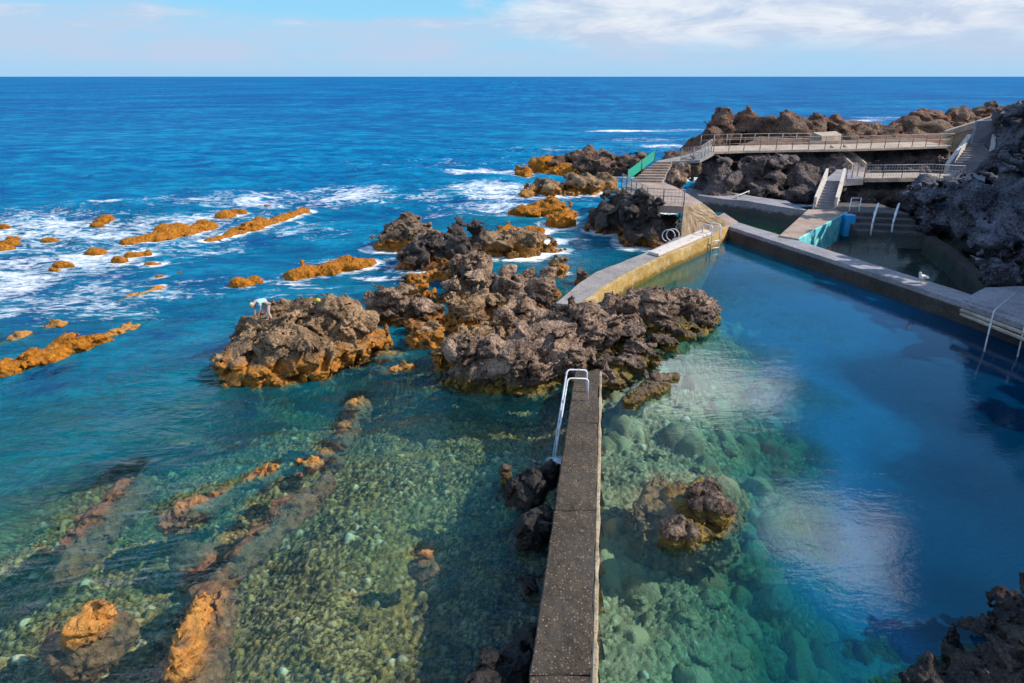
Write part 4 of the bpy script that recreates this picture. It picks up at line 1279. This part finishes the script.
# broad steps at the back of the right pool
S0, S1 = W(858, 233.5, 0), W(930, 236.5, 0)
t = empty('pool_steps', (S0.x, S0.y, 0), 'wide grey concrete steps going down into the right pool', 'steps')
for k in range(4):
    zz = .18 + .26 * k
    yy = .0 + .95 * k
    a_, b_ = S0 + Vector((0, yy, 0)), S1 + Vector((0, yy, 0))
    child_at(t, block('step', [Vector((a_.x, a_.y, zz)), Vector((b_.x, b_.y, zz)), Vector((b_.x, b_.y + .96 if k < 3 else b_.y + 4, zz)), Vector((a_.x, a_.y + .96 if k < 3 else a_.y + 4, zz))], -1.2, CONC_STEP, None, 1.2, .02, 70 + k))
# curved rim of the right pool
rm = [W(925, 237, .25), W(945, 250, .25), W(965, 268, .25), W(984, 288, .25)]
p = strip('pool_kerb', [v + Vector((.8, .3, 0)) for v in rm], rm, .25, -1.5, CONC_BLACK, .06, .7, 77)
tag(p, 'dark curved rim of the right pool under the cliff', 'rim')

# floors of the two back pools
for nm, poly, zz, mt in (('green_pool_floor', [W(731, 229), W(722, 205), W(700, 197), W(808, 211), W(800, 236), W(786, 245)], -.75, mat_concrete('green_pool_floor', (0.008, 0.035, 0.012), (0.025, 0.12, 0.035), speckamt=.1, scale=.6)),
                         ('dark_pool_floor', [W(812, 250), W(800, 238), W(850, 214), W(935, 222), W(1000, 290), W(968, 300)], -.9, mat_concrete('dark_pool_floor', (0.006, 0.007, 0.004), (0.025, 0.021, 0.01), speckamt=.2, scale=.6))):
    bm = bmesh.new()
    bm_prism(bm, [Vector((v.x, v.y, zz)) for v in poly], zz - .3)
    subdiv_rough(bm, 5, .12, .8, 81)
    me_ = bm_mesh(nm, bm)
    o = link(nm, me_, mt)
    o['kind'] = 'structure'
    BACKFLOORS.append(([Vector((v.x, v.y, 0)) for v in poly], -zz))
# ------------------------------------------------------------------ small metal things, the person, the gull
def ladder(name, label, pa_, pb_, r, mat, rungs=None, cat='ladder', group=None):
    t = empty(name, tuple(pa_[0]), label, cat, group)
    child_at(t, tube_obj('rail', round_path(pa_), r, mat), tube_obj('rail', round_path(pb_), r, mat))
    for a, b in rungs or ():
        child_at(t, tube_obj('rung', [a, b], r * .8, mat))
    return t


ft = W(587.5, 401, ZW)
dy = Vector((0, .62, 0))
hp = [ft, ft + Vector((0, .05, .72)), ft + Vector((-.62, .05, .74)), W(557, 445, 0) + Vector((0, 0, 0)), W(554, 458, -.7)]
hp[4] = hp[3] + (hp[3] - hp[2]).normalized() * .9
hq = [p + dy + Vector((.03, 0, .0)) for p in hp]
ladder('pool_ladder', 'white metal ladder hooked over the far end of the foreground wall', hp, hq, .028, STEEL, [(dif(hp[2], hp[3], k), dif(hq[2], hq[3], k)) for k in (.55, .8, 1.0)])

# looped handrails on the curved wall (two pairs) and the ladder into the pool by the corner
for k, (px, py, rr, lab) in enumerate(((668, 241, .36, 'larger pair of white looped handrails behind the whitewashed slab'), (680, 232, .28, 'smaller pair of white looped handrails next to the deck ramp'))):
    base = W(px, py, ZW)
    t = empty('looped_handrail', tuple(base), lab, 'handrail', 'looped handrails on the curved wall')
    for j in range(2):
        c = base + Vector((.30 * j, .2 * j, rr * .9))
        pts = [c + Vector((math.cos(a) * rr, -.25 * math.cos(a) * rr, math.sin(a) * rr)) for a in np.linspace(-math.pi * .5, math.pi * 1.42, 26)]
        child_at(t, tube_obj('loop', pts, .032, STEEL_GREY))
c = W(702, 236, ZW)
n = Vector((.40, -.55, 0))
hp = [c, c + Vector((0, 0, .75)), c + n + Vector((0, 0, .75)), c + n * 1.2 + Vector((0, 0, -1.4))]
hq = [p + Vector((.6, .38, 0)) for p in hp]
ladder('pool_ladder', 'pale metal ladder on the curved wall near the corner landing', hp, hq, .04, STEEL, [(dif(hp[2], hp[3], k), dif(hq[2], hq[3], k)) for k in (.45, .65, .85)])

for px, lab in ((872.5, 'left of two white handrails on the wide steps into the right pool'), (893, 'right of two white handrails on the wide steps into the right pool')):
    a, b = W(px - 2, 236, -.1), W(px + 1.5, 214, 1.05)
    t = empty('step_handrail', tuple(a), lab, 'handrail', 'handrails on the wide steps')
    top_ = [a + Vector((0, 0, .0)), a + Vector((0, .1, .95)), b + Vector((0, -.3, .85)), b]
    child_at(t, tube_obj('rail', round_path(top_, .2), .065, STEEL))
    mid = dif(a, b, .5)
    child_at(t, tube_obj('post', [mid + Vector((0, 0, -.4)), mid + Vector((0, 0, .92))], .05, STEEL))

c = W(855, 212, .95)
t = empty('ladder_guard', tuple(c), 'small white railing frame beside the blue block', 'railing')
for dx in (-.28, .42):
    child_at(t, tube_obj('post', [c + Vector((dx, .3, -.4)), c + Vector((dx, .3, .95))], .035, STEEL))
for zz in (.35, .65, .95):
    child_at(t, tube_obj('rail', [c + Vector((-.28, .3, zz)), c + Vector((.42, .3, zz))], .025, STEEL))

# handrail of the ladder down the platform at the right
a, b = W(990, 324, .9), W(1014, 304, .9)
up = Vector((0, 0, .55))
hp = [b + Vector((.9, .1, 0)), b + up + Vector((.9, .1, 0)), b + up, a + up, a + Vector((-.35, -.5, -.2)), a + Vector((-.5, -.8, -1.4))]
hq = [p + Vector((.95, -.5, 0)) for p in hp[2:]]
ladder('platform_ladder', 'bare metal ladder rail going from the bluish platform into the main pool', hp[2:], hq, .03, STEEL_GREY)

# slanting pole over the green pool and its handrail
a, b = W(737, 199, .9), at_y(749, 191, 55.2)
t = empty('slanted_handrail', tuple(a), 'slanted metal handrail on the ledge above the green pool', 'handrail')
child_at(t, tube_obj('rail', [a + Vector((0, 0, .25)), b], .05, STEEL_GREY), tube_obj('post', [a + Vector((0, 0, -.2)), a + Vector((0, 0, .3))], .05, STEEL_GREY))
child_at(t, tube_obj('post', [Vector((b.x, b.y, .8)), b], .05, STEEL_GREY))
# handrail in the recess below the upper path
a, b = at_y(926, 164, 60.5), at_y(952, 158, 61)
t = empty('slanted_handrail', tuple(a), 'pale slanted handrail in the recess left of the broad stairs', 'handrail')
child_at(t, tube_obj('rail', [a, b], .07, CONC_PALE))
for k in (.05, .5, .95):
    q = dif(a, b, k)
    child_at(t, tube_obj('post', [q + Vector((0, 0, -1.1)), q], .04, RAILGREY))


def skin_mesh(name, verts, edges, radii, mat, parent=None, sub=2, root=0):
    me = bpy.data.meshes.new(name)
    me.from_pydata([tuple(v) for v in verts], edges, [])
    o = bpy.data.objects.new(name + '_tmp', me)
    COL.objects.link(o)
    sk = o.modifiers.new('skin', 'SKIN')
    sk.use_smooth_shade = True
    for i, r in enumerate(radii):
        sv_ = me.skin_vertices[0].data[i]
        sv_.radius = (r, r) if not isinstance(r, tuple) else r
        sv_.use_root = (i == root)
    s2 = o.modifiers.new('sub', 'SUBSURF')
    s2.levels = s2.render_levels = sub
    dg = bpy.context.evaluated_depsgraph_get()
    m2 = bpy.data.meshes.new_from_object(o.evaluated_get(dg))
    bpy.data.objects.remove(o)
    m2.polygons.foreach_set('use_smooth', [True] * len(m2.polygons))
    m2.materials.clear()
    return link(name, m2, mat, parent)


isl = [r_ for r_ in ROCKS if r_[0]['label'].startswith('big island')][0]
ISL = BVHTree.FromPolygons(isl[1].tolist(), isl[2].tolist())


def on_island(px, py):
    """the place on the big island where something stands"""
    o_ = Vector((0, 0, CAM_H))
    for k in range(40):
        h_ = ISL.ray_cast(o_, (W(px, py + k) - o_).normalized())
        if h_[0] is not None:
            p = h_[0]
            h2 = ISL.ray_cast(Vector((p.x, p.y + .12, 20)), Vector((0, 0, -1)))
            return h2[0] if h2[0] is not None else p


# person stooping to the left on the big island; x' runs from the feet towards the head
base = on_island(268, 322)
base.z -= .04
t = empty('person', tuple(base), 'person in a pale blue shirt stooping over the sea rock, arms hanging down', 'person')


def bp(dx, dy_, z):
    return Vector((dx, dy_, z))


bv, be, br_ = [], [], []


def add(p, r, frm=None):
    bv.append(p); br_.append(r)
    if frm is not None:
        be.append((frm, len(bv) - 1))
    return len(bv) - 1


pel = add(bp(0, 0, .92), (.135, .12))
ab = add(bp(-.16, 0, 1.06), (.125, .11), pel)
ch = add(bp(-.36, 0, 1.12), (.15, .12), ab)
nk = add(bp(-.53, 0, 1.10), .062, ch)
hd0 = add(bp(-.62, 0, 1.06), .085, nk)
hd1 = add(bp(-.72, 0, 1.00), .095, hd0)
hd2 = add(bp(-.80, 0, .95), .065, hd1)
add(bp(-.755, 0, .90), .022, hd1)      # nose and chin side
for sgn in (-1, 1):
    sh = add(bp(-.44, sgn * .17, 1.06), .062, ch)
    el_ = add(bp(-.46, sgn * .21, .80), .043, sh)
    wr = add(bp(-.54, sgn * .17, .57), .03, el_)
    pm = add(bp(-.56, sgn * .165, .50), .034, wr)
    for fi, (oy, ln) in enumerate(((-.028, .075), (-.010, .085), (.010, .08), (.028, .065))):
        k1 = add(bp(-.575, sgn * .165 + oy, .50 - .045), .010, pm)
        add(bp(-.565, sgn * .165 + oy * 1.1, .50 - .045 - ln * .6), .008, k1)
    th = add(bp(-.53, sgn * .165 - sgn * .04, .475), .011, pm)
    add(bp(-.54, sgn * .165 - sgn * .05, .44), .009, th)
    hip = add(bp(.01, sgn * .10, .84), .095, pel)
    kn = add(bp(-.06, sgn * .12, .48), .062, hip)
    an = add(bp(.06, sgn * .12, .09), .042, kn)
    to = add(bp(-.12, sgn * .14, .035), .034, an)
body = skin_mesh('body', bv, be, br_, SKIN, t)
shv = [bp(.0, 0, .97), bp(-.16, 0, 1.07), bp(-.36, 0, 1.125), bp(-.49, 0, 1.105), bp(-.44, .18, 1.055), bp(-.455, .205, .90), bp(-.44, -.18, 1.055), bp(-.455, -.205, .90)]
skin_mesh('shirt', shv, [(0, 1), (1, 2), (2, 3), (2, 4), (4, 5), (2, 6), (6, 7)], [(.145, .14), (.15, .135), (.175, .145), .09, .085, .066, .085, .066], SHIRT, t)
trv = [bp(0, 0, .93)] + [p for sgn in (-1, 1) for p in (bp(.01, sgn * .10, .84), bp(-.06, sgn * .12, .48), bp(.05, sgn * .12, .16))]
skin_mesh('trousers', trv, [(0, 1), (1, 2), (2, 3), (0, 4), (4, 5), (5, 6)], [(.15, .14), .112, .08, .068, .112, .08, .068], TROUSER, t)
skin_mesh('sun_hat', [bp(-.66, 0, 1.09), bp(-.74, 0, 1.045), bp(-.82, 0, .985)], [(0, 1), (1, 2)], [.075, .112, .06], HAIR, t)
for sgn in (-1, 1):
    bm = bmesh.new()
    bmesh.ops.create_icosphere(bm, subdivisions=1, radius=.013)
    e_ = link('eye', bm_mesh('eye', bm, True), DARKSLIT, t)
    e_.location = (-.80, sgn * .035, .905)
t.rotation_euler = (0, 0, math.radians(52))
t.scale = (.82, .82, .82)

# yellow bag on the island
y0 = on_island(317, 304)
bm = bmesh.new()
bmesh.ops.create_cube(bm, size=1)
for v in bm.verts:
    top_ = v.co.z > 0
    v.co = Vector((v.co.x * (.14 if top_ else .26), v.co.y * (.08 if top_ else .16), v.co.z * .16 + .08))
bmesh.ops.bevel(bm, geom=list(bm.edges), offset=.02, segments=2, affect='EDGES')
t = empty('bag', tuple(y0), 'small yellow bag lying on top of the big lava island', 'bag')
link('bag_body', bm_mesh('bag_body', bm, True), YELLOW, t)
bm = bmesh.new()
bm_tube(bm, [Vector((math.cos(a) * .08, 0, 0.155 + math.sin(a) * .08)) for a in np.linspace(0, math.pi, 9)], .012, 6)
link('handle', bm_mesh('handle', bm, True), DARKSLIT, t)

# gull on the dividing wall
gb = dif(Gb, Gc, .73) + (dif(Bb, Bc, .73) - dif(Gb, Gc, .73)) * .5
t = empty('gull', tuple(gb), 'white gull standing on the dividing wall above the dark right pool', 'gull')
gv = [bp(0, 0, .30), bp(.12, 0, .32), bp(.19, 0, .40), bp(.21, 0, .50), bp(.225, 0, .535), bp(-.14, 0, .25), bp(-.30, 0, .20)]
gv2 = [gv[i] for i in (0, 1, 2, 3, 4, 5, 6)]
skin_mesh('body', gv2, [(0, 1), (1, 2), (2, 3), (3, 4), (0, 5), (5, 6)], [(.12, .12), (.10, .10), .058, .062, .05, (.09, .075), (.05, .015)], FEATHER, t)
for sgn in (-1, 1):
    skin_mesh('wing', [bp(.08, sgn * .105, .33), bp(-.10, sgn * .115, .30), bp(-.34, sgn * .045, .22)], [(0, 1), (1, 2)], [(.03, .075), (.022, .07), (.012, .02)], FEATHERG, t)
    bm = bmesh.new()
    bm_tube(bm, [bp(.01, sgn * .045, .20), bp(.0, sgn * .045, .10), bp(.01, sgn * .045, .012)], .009, 6)
    for a in (-.4, 0, .4):
        bm_tube(bm, [bp(.01, sgn * .045, .012), bp(.01 + .06 * math.cos(a), sgn * .045 + .06 * math.sin(a), .008)], .007, 5)
    link('leg', bm_mesh('leg', bm, True), BEAK, t)
    bm = bmesh.new()
    bmesh.ops.create_icosphere(bm, subdivisions=1, radius=.008)
    link('eye', bm_mesh('eye', bm, True), DARKSLIT, t).location = (.245, sgn * .045, .535)
skin_mesh('beak', [bp(.265, 0, .525), bp(.30, 0, .52), bp(.335, 0, .508)], [(0, 1), (1, 2)], [.016, .012, .005], BEAK, t)
t.rotation_euler = (0, 0, math.radians(200))
t.scale = (1.1, 1.1, 1.1)
# ------------------------------------------------------------------ seabed
def axis(segs):
    """coordinates from pieces (start, end, step)"""
    out = []
    for a, b, s_ in segs:
        n_ = max(int(round((b - a) / s_)), 1)
        out.append(np.linspace(a, b, n_, endpoint=False))
    out.append(np.array([segs[-1][1]]))
    return np.concatenate(out)


def grow(start, end, s0, f=1.12):
    out, x, s_ = [], start, s0
    sg = 1 if end > start else -1
    while sg * (end - x) > 0:
        s_ *= f
        x += sg * s_
        out.append(x)
    out[-1] = end
    return np.array(out)


CTRL = [(100, 660, -1.15), (20, 620, -1.3), (300, 610, -1.15), (450, 610, -1.25), (350, 490, -1.5), (430, 445, -1.65), (100, 500, -1.7), (200, 445, -2.3), (40, 440, -3.0), (300, 420, -2.1), (140, 395, -3.6),
        (0, 370, -5.0), (150, 340, -6), (400, 385, -1.7), (400, 300, -3.5), (230, 260, -8), (330, 305, -6), (560, 255, -4.0), (500, 225, -5), (-150, 500, -2.5), (-200, 400, -5), (250, 390, -2.4), (200, 400, -2.8),
        (490, 430, -1.4), (500, 600, -1.1), (520, 700, -1.0), (100, 760, -1.0), (400, 760, -1.0),
        (100, 230, -7), (0, 280, -7), (350, 225, -9), (450, 205, -10), (200, 190, -12), (0, 180, -14), (400, 160, -18), (600, 150, -12), (650, 135, -14), (250, 150, -20),
        (650, 440, -.95), (620, 500, -1.05), (700, 560, -1.2), (620, 620, -1.3), (720, 640, -1.6), (800, 520, -2.0), (760, 450, -1.4), (690, 400, -1.1), (850, 590, -3.8), (900, 530, -5.0), (810, 400, -2.7),
        (760, 330, -3.6), (850, 330, -3.3), (730, 275, -3.0), (650, 295, -1.5), (680, 280, -2.2), (950, 600, -6.5), (950, 400, -6.0), (1050, 450, -7), (880, 430, -3.7), (970, 480, -6.5), (1000, 350, -7), (930, 340, -4.4), (940, 385, -6.0), (985, 420, -7.5), (780, 640, -2.2), (880, 680, -2.6), (650, 720, -1.4), (700, 350, -1.6),  # right edge set deep so the water colour imitates the cliff's dark reflection
        (760, 225, -2.2), (880, 250, -2.4), (940, 275, -2.4), (640, 380, -.8)]
cp = np.array([[*W(a, b)[:2], c] for a, b, c in CTRL], np.float32)


def bed(x, y):
    num = np.zeros(len(x), np.float32); den = np.zeros(len(x), np.float32)
    for cx, cy_, cz in cp:
        dd = (x - cx) ** 2 + (y - cy_) ** 2
        k = 1.0 / (dd / (1 + .01 * (cx * cx + cy_ * cy_)) + .25) ** 1.7
        num += k * cz; den += k
    z = num / den
    far = np.clip((np.hypot(x, y) - 60) / 240, 0, 1)
    return z * (1 - far) - 40 * far


def inside(poly, x, y):
    c_ = np.zeros(len(x), bool)
    n_ = len(poly)
    for i in range(n_):
        x0, y0_ = poly[i][:2]; x1, y1_ = poly[(i + 1) % n_][:2]
        k = ((y0_ > y) != (y1_ > y)) & (x < (x1 - x0) * (y - y0_) / (y1_ - y0_ + 1e-12) + x0)
        c_ ^= k
    return c_


POOL = [W(*p) for p in ((590, 760), (598, 683), (600, 372), (640, 330), (585, 303), (632, 274), (722, 226), (724, 205), (700, 196), (808, 208), (930, 210), (1000, 290), (1100, 330), (1500, 420), (1500, 760))]
BACK = [W(*p) for p in ((730, 227), (724, 205), (700, 196), (808, 208), (930, 210), (1000, 290), (1040, 325))]

xs = axis([(-60, -34, .8), (-34, -15, .25), (-15, 12.5, .045), (12.5, 34, .25), (34, 60, .8)])
ys = axis([(2, 7, .12), (7, 21, .045), (21, 30, .12), (30, 62, .3), (62, 110, .9)])
gx, gy = np.meshgrid(xs, ys, indexing='ij')
fx, fy = gx.ravel().astype(np.float32), gy.ravel().astype(np.float32)
bz = bed(fx, fy)
p3 = np.stack([fx, fy, np.zeros_like(fx)], 1)
bz += perlin(p3 * .35, 91) * .35 + perlin(p3 * .9, 92) * .16
inp = inside(POOL, fx, fy).astype(np.float32)
p2 = np.stack([fx, fy], 1)
wp = np.stack([perlin(p3 * 2.5, 93), perlin(p3 * 2.5 + 50, 94)], 1) * .16
col = np.zeros((len(fx), 4), np.float32)
# three sizes of stones lie on each other
rnd = np.full(len(fx), .15, np.float32)
hgt = np.zeros(len(fx), np.float32)
for size, hh, keep, sd in ((.085, .055, 1.0, 101), (.14, .095, .5, 102), (.26, .15, .14, 103), (.85, .36, .42, 104)):
    f1, f2, r, r2 = vor2((p2 + wp * min(1, size * 3)) / size, sd)
    rad = .30 + .28 * r2
    dome = np.sqrt(np.clip(1 - (f1 / rad) ** 2, 0, 1)) * hh * (.5 + r2)
    if size > .5:
        dome = dome * inp
    on = (r < keep) & (dome > 0) & (dome + .0 > hgt * .75)
    rr = (r / keep) if keep < 1 else r
    hgt = np.where(on, np.maximum(dome, hgt), hgt)
    rnd = np.where(on, (rr * 7.13) % 1.0, rnd)
bz += hgt * np.where(inp > 0, .9, 1.0)
shade_poly = [W(*p, -1.1) for p in ((470, 470), (545, 470), (560, 760), (330, 760), (385, 690), (425, 590), (450, 530))]  # where the foreground wall's shadow falls; the seabed colour is darkened here
shade_mask = inside(shade_poly, fx + perlin(p3 * 1.1, 95) * .5, fy + perlin(p3 * 1.1, 96) * .5).astype(np.float32)
col[:, 0] = rnd; col[:, 1] = inp; col[:, 2] = shade_mask * np.clip(.75 + perlin(p3 * 1.7, 97) * 1.2, 0, 1); col[:, 3] = 1
nx, ny = len(xs), len(ys)
ia = np.arange(nx * ny).reshape(nx, ny)
quads = np.stack([ia[:-1, :-1], ia[1:, :-1], ia[1:, 1:], ia[:-1, 1:]], -1).reshape(-1, 4)
bedv = np.stack([fx, fy, bz], 1)
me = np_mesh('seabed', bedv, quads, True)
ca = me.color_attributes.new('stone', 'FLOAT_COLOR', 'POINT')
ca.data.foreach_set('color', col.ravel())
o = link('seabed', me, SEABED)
o['kind'] = 'structure'
# deep floor far out, so that nothing below the sea is open
me = np_mesh('deep_seabed', np.array([[-60000, -3000, -42], [60000, -3000, -42], [60000, 60000, -42], [-60000, 60000, -42]], np.float32), np.array([[0, 1, 2, 3]]), False)
o = link('deep_seabed', me, SEABED)
o['kind'] = 'structure'

# ------------------------------------------------------------------ boulders on the pool bottom, one mesh copied
bm = bmesh.new()
bmesh.ops.create_icosphere(bm, subdivisions=4, radius=1.0)
co = np.array([v.co[:] for v in bm.verts], np.float32)
f1, f2, r, = vor3(co * 1.4, 55)
dn = perlin(co * 1.2, 51) * .35 + perlin(co * 3.1, 52) * .14 + (r - .5) * .16
for v, k in zip(bm.verts, dn):
    v.co *= 1 + float(k)
    v.co.z *= .62


def mat_boulder():
    s = M('algae_boulder')
    P = s.n('ShaderNodeTexCoord').outputs['Object']
    rn = s.n('ShaderNodeObjectInfo').outputs['Random']
    c = s.mix(s.rng(s.noise(P, 2.2, 5, .65), .36, .64), (0.07, 0.085, 0.04), (0.25, 0.28, 0.15))
    c = s.mix(s.math('MULTIPLY', rn, .6), c, (0.24, 0.20, 0.12))
    c = s.mix(s.rng(s.noise(P, 9, 4, .7), .52, .7, 0, .6), c, (0.32, 0.33, 0.22))
    return s.surf(c, .9, s.bump(s.noise(P, 8, 4), .6, .08), .1)


BOULDER = mat_boulder()
bme = bm_mesh('pool_boulder', bm, True)
bme.materials.append(BOULDER)
spots = [(742, 625, .42), (775, 622, .36), (770, 650, .40), (735, 660, .34), (800, 612, .45), (820, 640, .42), (700, 655, .3), (765, 590, .34), (712, 600, .28), (745, 575, .3), (800, 580, .38), (840, 610, .45),
         (690, 620, .26), (660, 650, .24), (640, 600, .22), (780, 545, .34), (810, 500, .4), (840, 530, .42), (760, 505, .3), (730, 450, .3), (765, 440, .34), (795, 435, .34), (745, 415, .28), (700, 440, .24),
         (785, 470, .36), (640, 470, .2), (660, 455, .22), (625, 540, .2), (870, 560, .45), (720, 395, .3), (760, 398, .34), (700, 470, .22), (745, 540, .28), (820, 670, .4), (860, 650, .45), (650, 690, .25)]
for i, (px, py, sz) in enumerate(spots):
    q = W(px, py, -1.4)
    z_ = float(bed(np.array([q.x], np.float32), np.array([q.y], np.float32))[0])
    q = W(px, py, z_)
    z_ = float(bed(np.array([q.x], np.float32), np.array([q.y], np.float32))[0])
    b = bpy.data.objects.new('pool_boulder', bme)
    COL.objects.link(b)
    b.location = (q.x, q.y, z_ + sz * .25)
    b.rotation_euler = (random.uniform(-.25, .25), random.uniform(-.25, .25), random.uniform(0, 6.28))
    b.scale = (sz * random.uniform(.85, 1.25), sz * random.uniform(.8, 1.1), sz * random.uniform(.75, 1.1))
    tag(b, 'rounded green-grey boulder lying on the bottom of the main pool', 'boulder', 'boulders lying on the pool bottom')

# ------------------------------------------------------------------ water, one sheet to the horizon
xs = np.concatenate([grow(-34, -40000, .7, 1.16)[::-1], axis([(-34, -22, .5), (-22, 22, .15), (22, 36, .3)]), grow(36, 40000, .5, 1.16)])
ys = np.concatenate([grow(3, -3000, .4, 1.3)[::-1], axis([(3, 46, .16), (46, 100, .4)]), grow(100, 60000, .5, 1.10)])
gx, gy = np.meshgrid(xs, ys, indexing='ij')
fx, fy = gx.ravel().astype(np.float32), gy.ravel().astype(np.float32)
p3 = np.stack([fx, fy, np.zeros_like(fx)], 1)
depth = np.maximum(-bed(fx, fy) - .05, .02)
# what lies under the surface, sounded straight down
sv_, sq_ = [bedv], [quads]
off = len(bedv)
for o_, v, q in ROCKS:
    sv_.append(v); sq_.append(q + off); off += len(v)
tree = BVHTree.FromPolygons(np.concatenate(sv_).tolist(), np.concatenate(sq_).tolist())
down = Vector((0, 0, -1))
dry = np.zeros(len(fx), bool)
near_ = np.where((np.abs(fx) < 58) & (fy > 4) & (fy < 108))[0]
for i in near_:
    h_ = tree.ray_cast(Vector((float(fx[i]), float(fy[i]), 30.0)), down)
    if h_[0] is not None:
        zz = h_[0].z
        depth[i] = max(-zz, .0)
        dry[i] = zz > .03
inp = inside(POOL, fx, fy)
for poly, dz_ in BACKFLOORS:
    depth[inside(poly, fx, fy)] = dz_
# light comes up through the water at a slant, so the depth round a rock is felt beside it too
dg_ = depth.reshape(len(xs), len(ys))
bl = np.zeros_like(dg_)
for a_ in range(-7, 8):
    bl += np.roll(dg_, a_, 0)
bl2 = np.zeros_like(dg_)
for a_ in range(-7, 8):
    bl2 += np.roll(bl, a_, 1)
depth = np.where(dry, depth, np.maximum(depth, np.where((fx > -30) & (fx < 30) & (fy < 60), np.clip((fy - 15) / 6, 0, 1) * .8 * (bl2 / 225.0).ravel(), 0)))
# distance to dry rock
kd = kdtree.KDTree(int(dry.sum()))
for k, i in enumerate(np.where(dry)[0]):
    kd.insert((float(fx[i]), float(fy[i]), 0), k)
kd.balance()
dist = np.full(len(fx), 50.0, np.float32)
for i in near_:
    dist[i] = kd.find((float(fx[i]), float(fy[i]), 0))[2]

# picture places of the foam, turned into places on the sea: centre, half width, half depth, amount
foam = np.zeros(len(fx), np.float32)


def patch(px, py, wx, wy, amt, soft=1.0):
    """foam in an ellipse about a place: half width wx metres, half depth wy metres"""
    c_ = W(px, py)
    k = ((fx - c_.x) / wx) ** 2 + ((fy - c_.y) / wy) ** 2
    np.maximum(foam, amt * np.exp(-k * soft), out=foam)


for a in ((100, 208, 4.5, 1.0, 1.35), (40, 222, 12, 5, .74), (110, 232, 14, 7, .70), (20, 275, 11, 6, .66), (90, 285, 9, 4, .58), (190, 222, 9, 6, .64), (270, 200, 16, 7, .60), (340, 195, 9, 7, .66), (240, 230, 10, 5, .55), (350, 188, 6, 3, .7), (60, 262, 9, 5, .70), (0, 240, 10, 8, .72),
          (10, 300, 8, 4, .66), (50, 310, 9, 3, .55), (150, 250, 8, 4, .62), (300, 235, 8, 4, .52), (485, 172, 6, 4, .95), (490, 190, 6, 7, .82), (500, 205, 7, 4, .72), (480, 215, 8, 3, .55), (545, 243, 2.2, .8, .85), (555, 240, 4, 1.0, .6), (378, 277, 2.6, .8, .78), (350, 262, 5, 1.4, .55),
          (285, 284, 2.2, .6, .75), (272, 290, 5, 1, .5), (395, 265, 3, 1, .6), (630, 131, 11, 3.5, 1.05), (685, 130, 9, 3, .8), (665, 147, 6, 3, .9), (640, 140, 14, 8, .55), (560, 150, 25, 8, .4), (430, 165, 22, 8, .42), (890, 118, 18, 12, .62), (860, 121, 8, 4, .8), (450, 245, 9, 3, .45),
          (560, 462, .55, .5, .9), (210, 205, 16, 4, .5), (440, 195, 9, 5, .5), (545, 175, 12, 3, .5), (530, 196, 8, 2, .75), (515, 232, 6, 1.2, .6), (150, 295, 10, 1.5, .5)):
    patch(*a)
sea_side = (~inp) & (fy > 22) & ((fy > 34) | (fx < -6))
near_foam = np.where(sea_side, .85 * np.exp(-(dist / .85) ** 2) * np.clip((fy - 22) / 14, 0, 1), 0)
foam = np.maximum(foam, near_foam)
foam = foam * (1 + .35 * perlin(p3 * .25, 77))
foam[inp] = 0
ring = W(555, 462)
calm = np.where(inp, 1.0, 0.0).astype(np.float32)
# the lagoon in front of the rocks is sheltered
lag = np.clip((30 - fy) / 12, 0, 1) * np.clip((fx + 16) / 10, 0, 1)
calm = np.maximum(calm, .62 * lag)
inlet = W(580, 255)
calm = np.maximum(calm, .55 * np.exp(-((fx - inlet.x) / 4) ** 2 - ((fy - inlet.y) / 6) ** 2))
# swell
dir_ = np.array([.22, .975])
ph = fx * dir_[0] + fy * dir_[1]
wz = np.sin(ph * .42 + perlin(p3 * .035, 71) * 9) * .18 + np.sin(ph * .95 + perlin(p3 * .07, 72) * 9 + 1) * .10
wz += perlin(np.stack([fx * .35, fy * .9, fx * 0], 1), 73) * .22 + perlin(np.stack([fx * .8, fy * 1.9, fx * 0 + 3], 1), 74) * .09
res = np.clip((150 - np.hypot(fx, fy)) / 60, 0, 1)
shelter = np.clip((fy - 24) / 22, 0.12, 1) * (1 - .8 * calm)
swell = wz * shelter
z = np.where(inp, 0, swell * res)
br = W(100, 210)
z += .55 * np.exp(-((fx - br.x) / 5) ** 2 - ((fy - br.y - .25 * (fx - br.x) * .2) / 1.1) ** 2)
z = np.where(dist < 1.5, z * np.clip(dist / 1.5, .15, 1), z)
nx, ny = len(xs), len(ys)
ia = np.arange(nx * ny).reshape(nx, ny)
quads_w = np.stack([ia[:-1, :-1], ia[1:, :-1], ia[1:, 1:], ia[:-1, 1:]], -1).reshape(-1, 4)
me = np_mesh('water', np.stack([fx, fy, z], 1), quads_w, True)
still = calm.copy()
for poly, dz_ in BACKFLOORS:
    still[inside(poly, fx, fy)] = .0
for nm, arr in (('still', still), ('depth', depth), ('calm', calm), ('foam', foam), ('swell', swell)):
    at_ = me.attributes.new(nm, 'FLOAT', 'POINT')
    at_.data.foreach_set('value', np.ascontiguousarray(arr, dtype=np.float32))
o = link('water', me, WATER)
o['kind'] = 'structure'
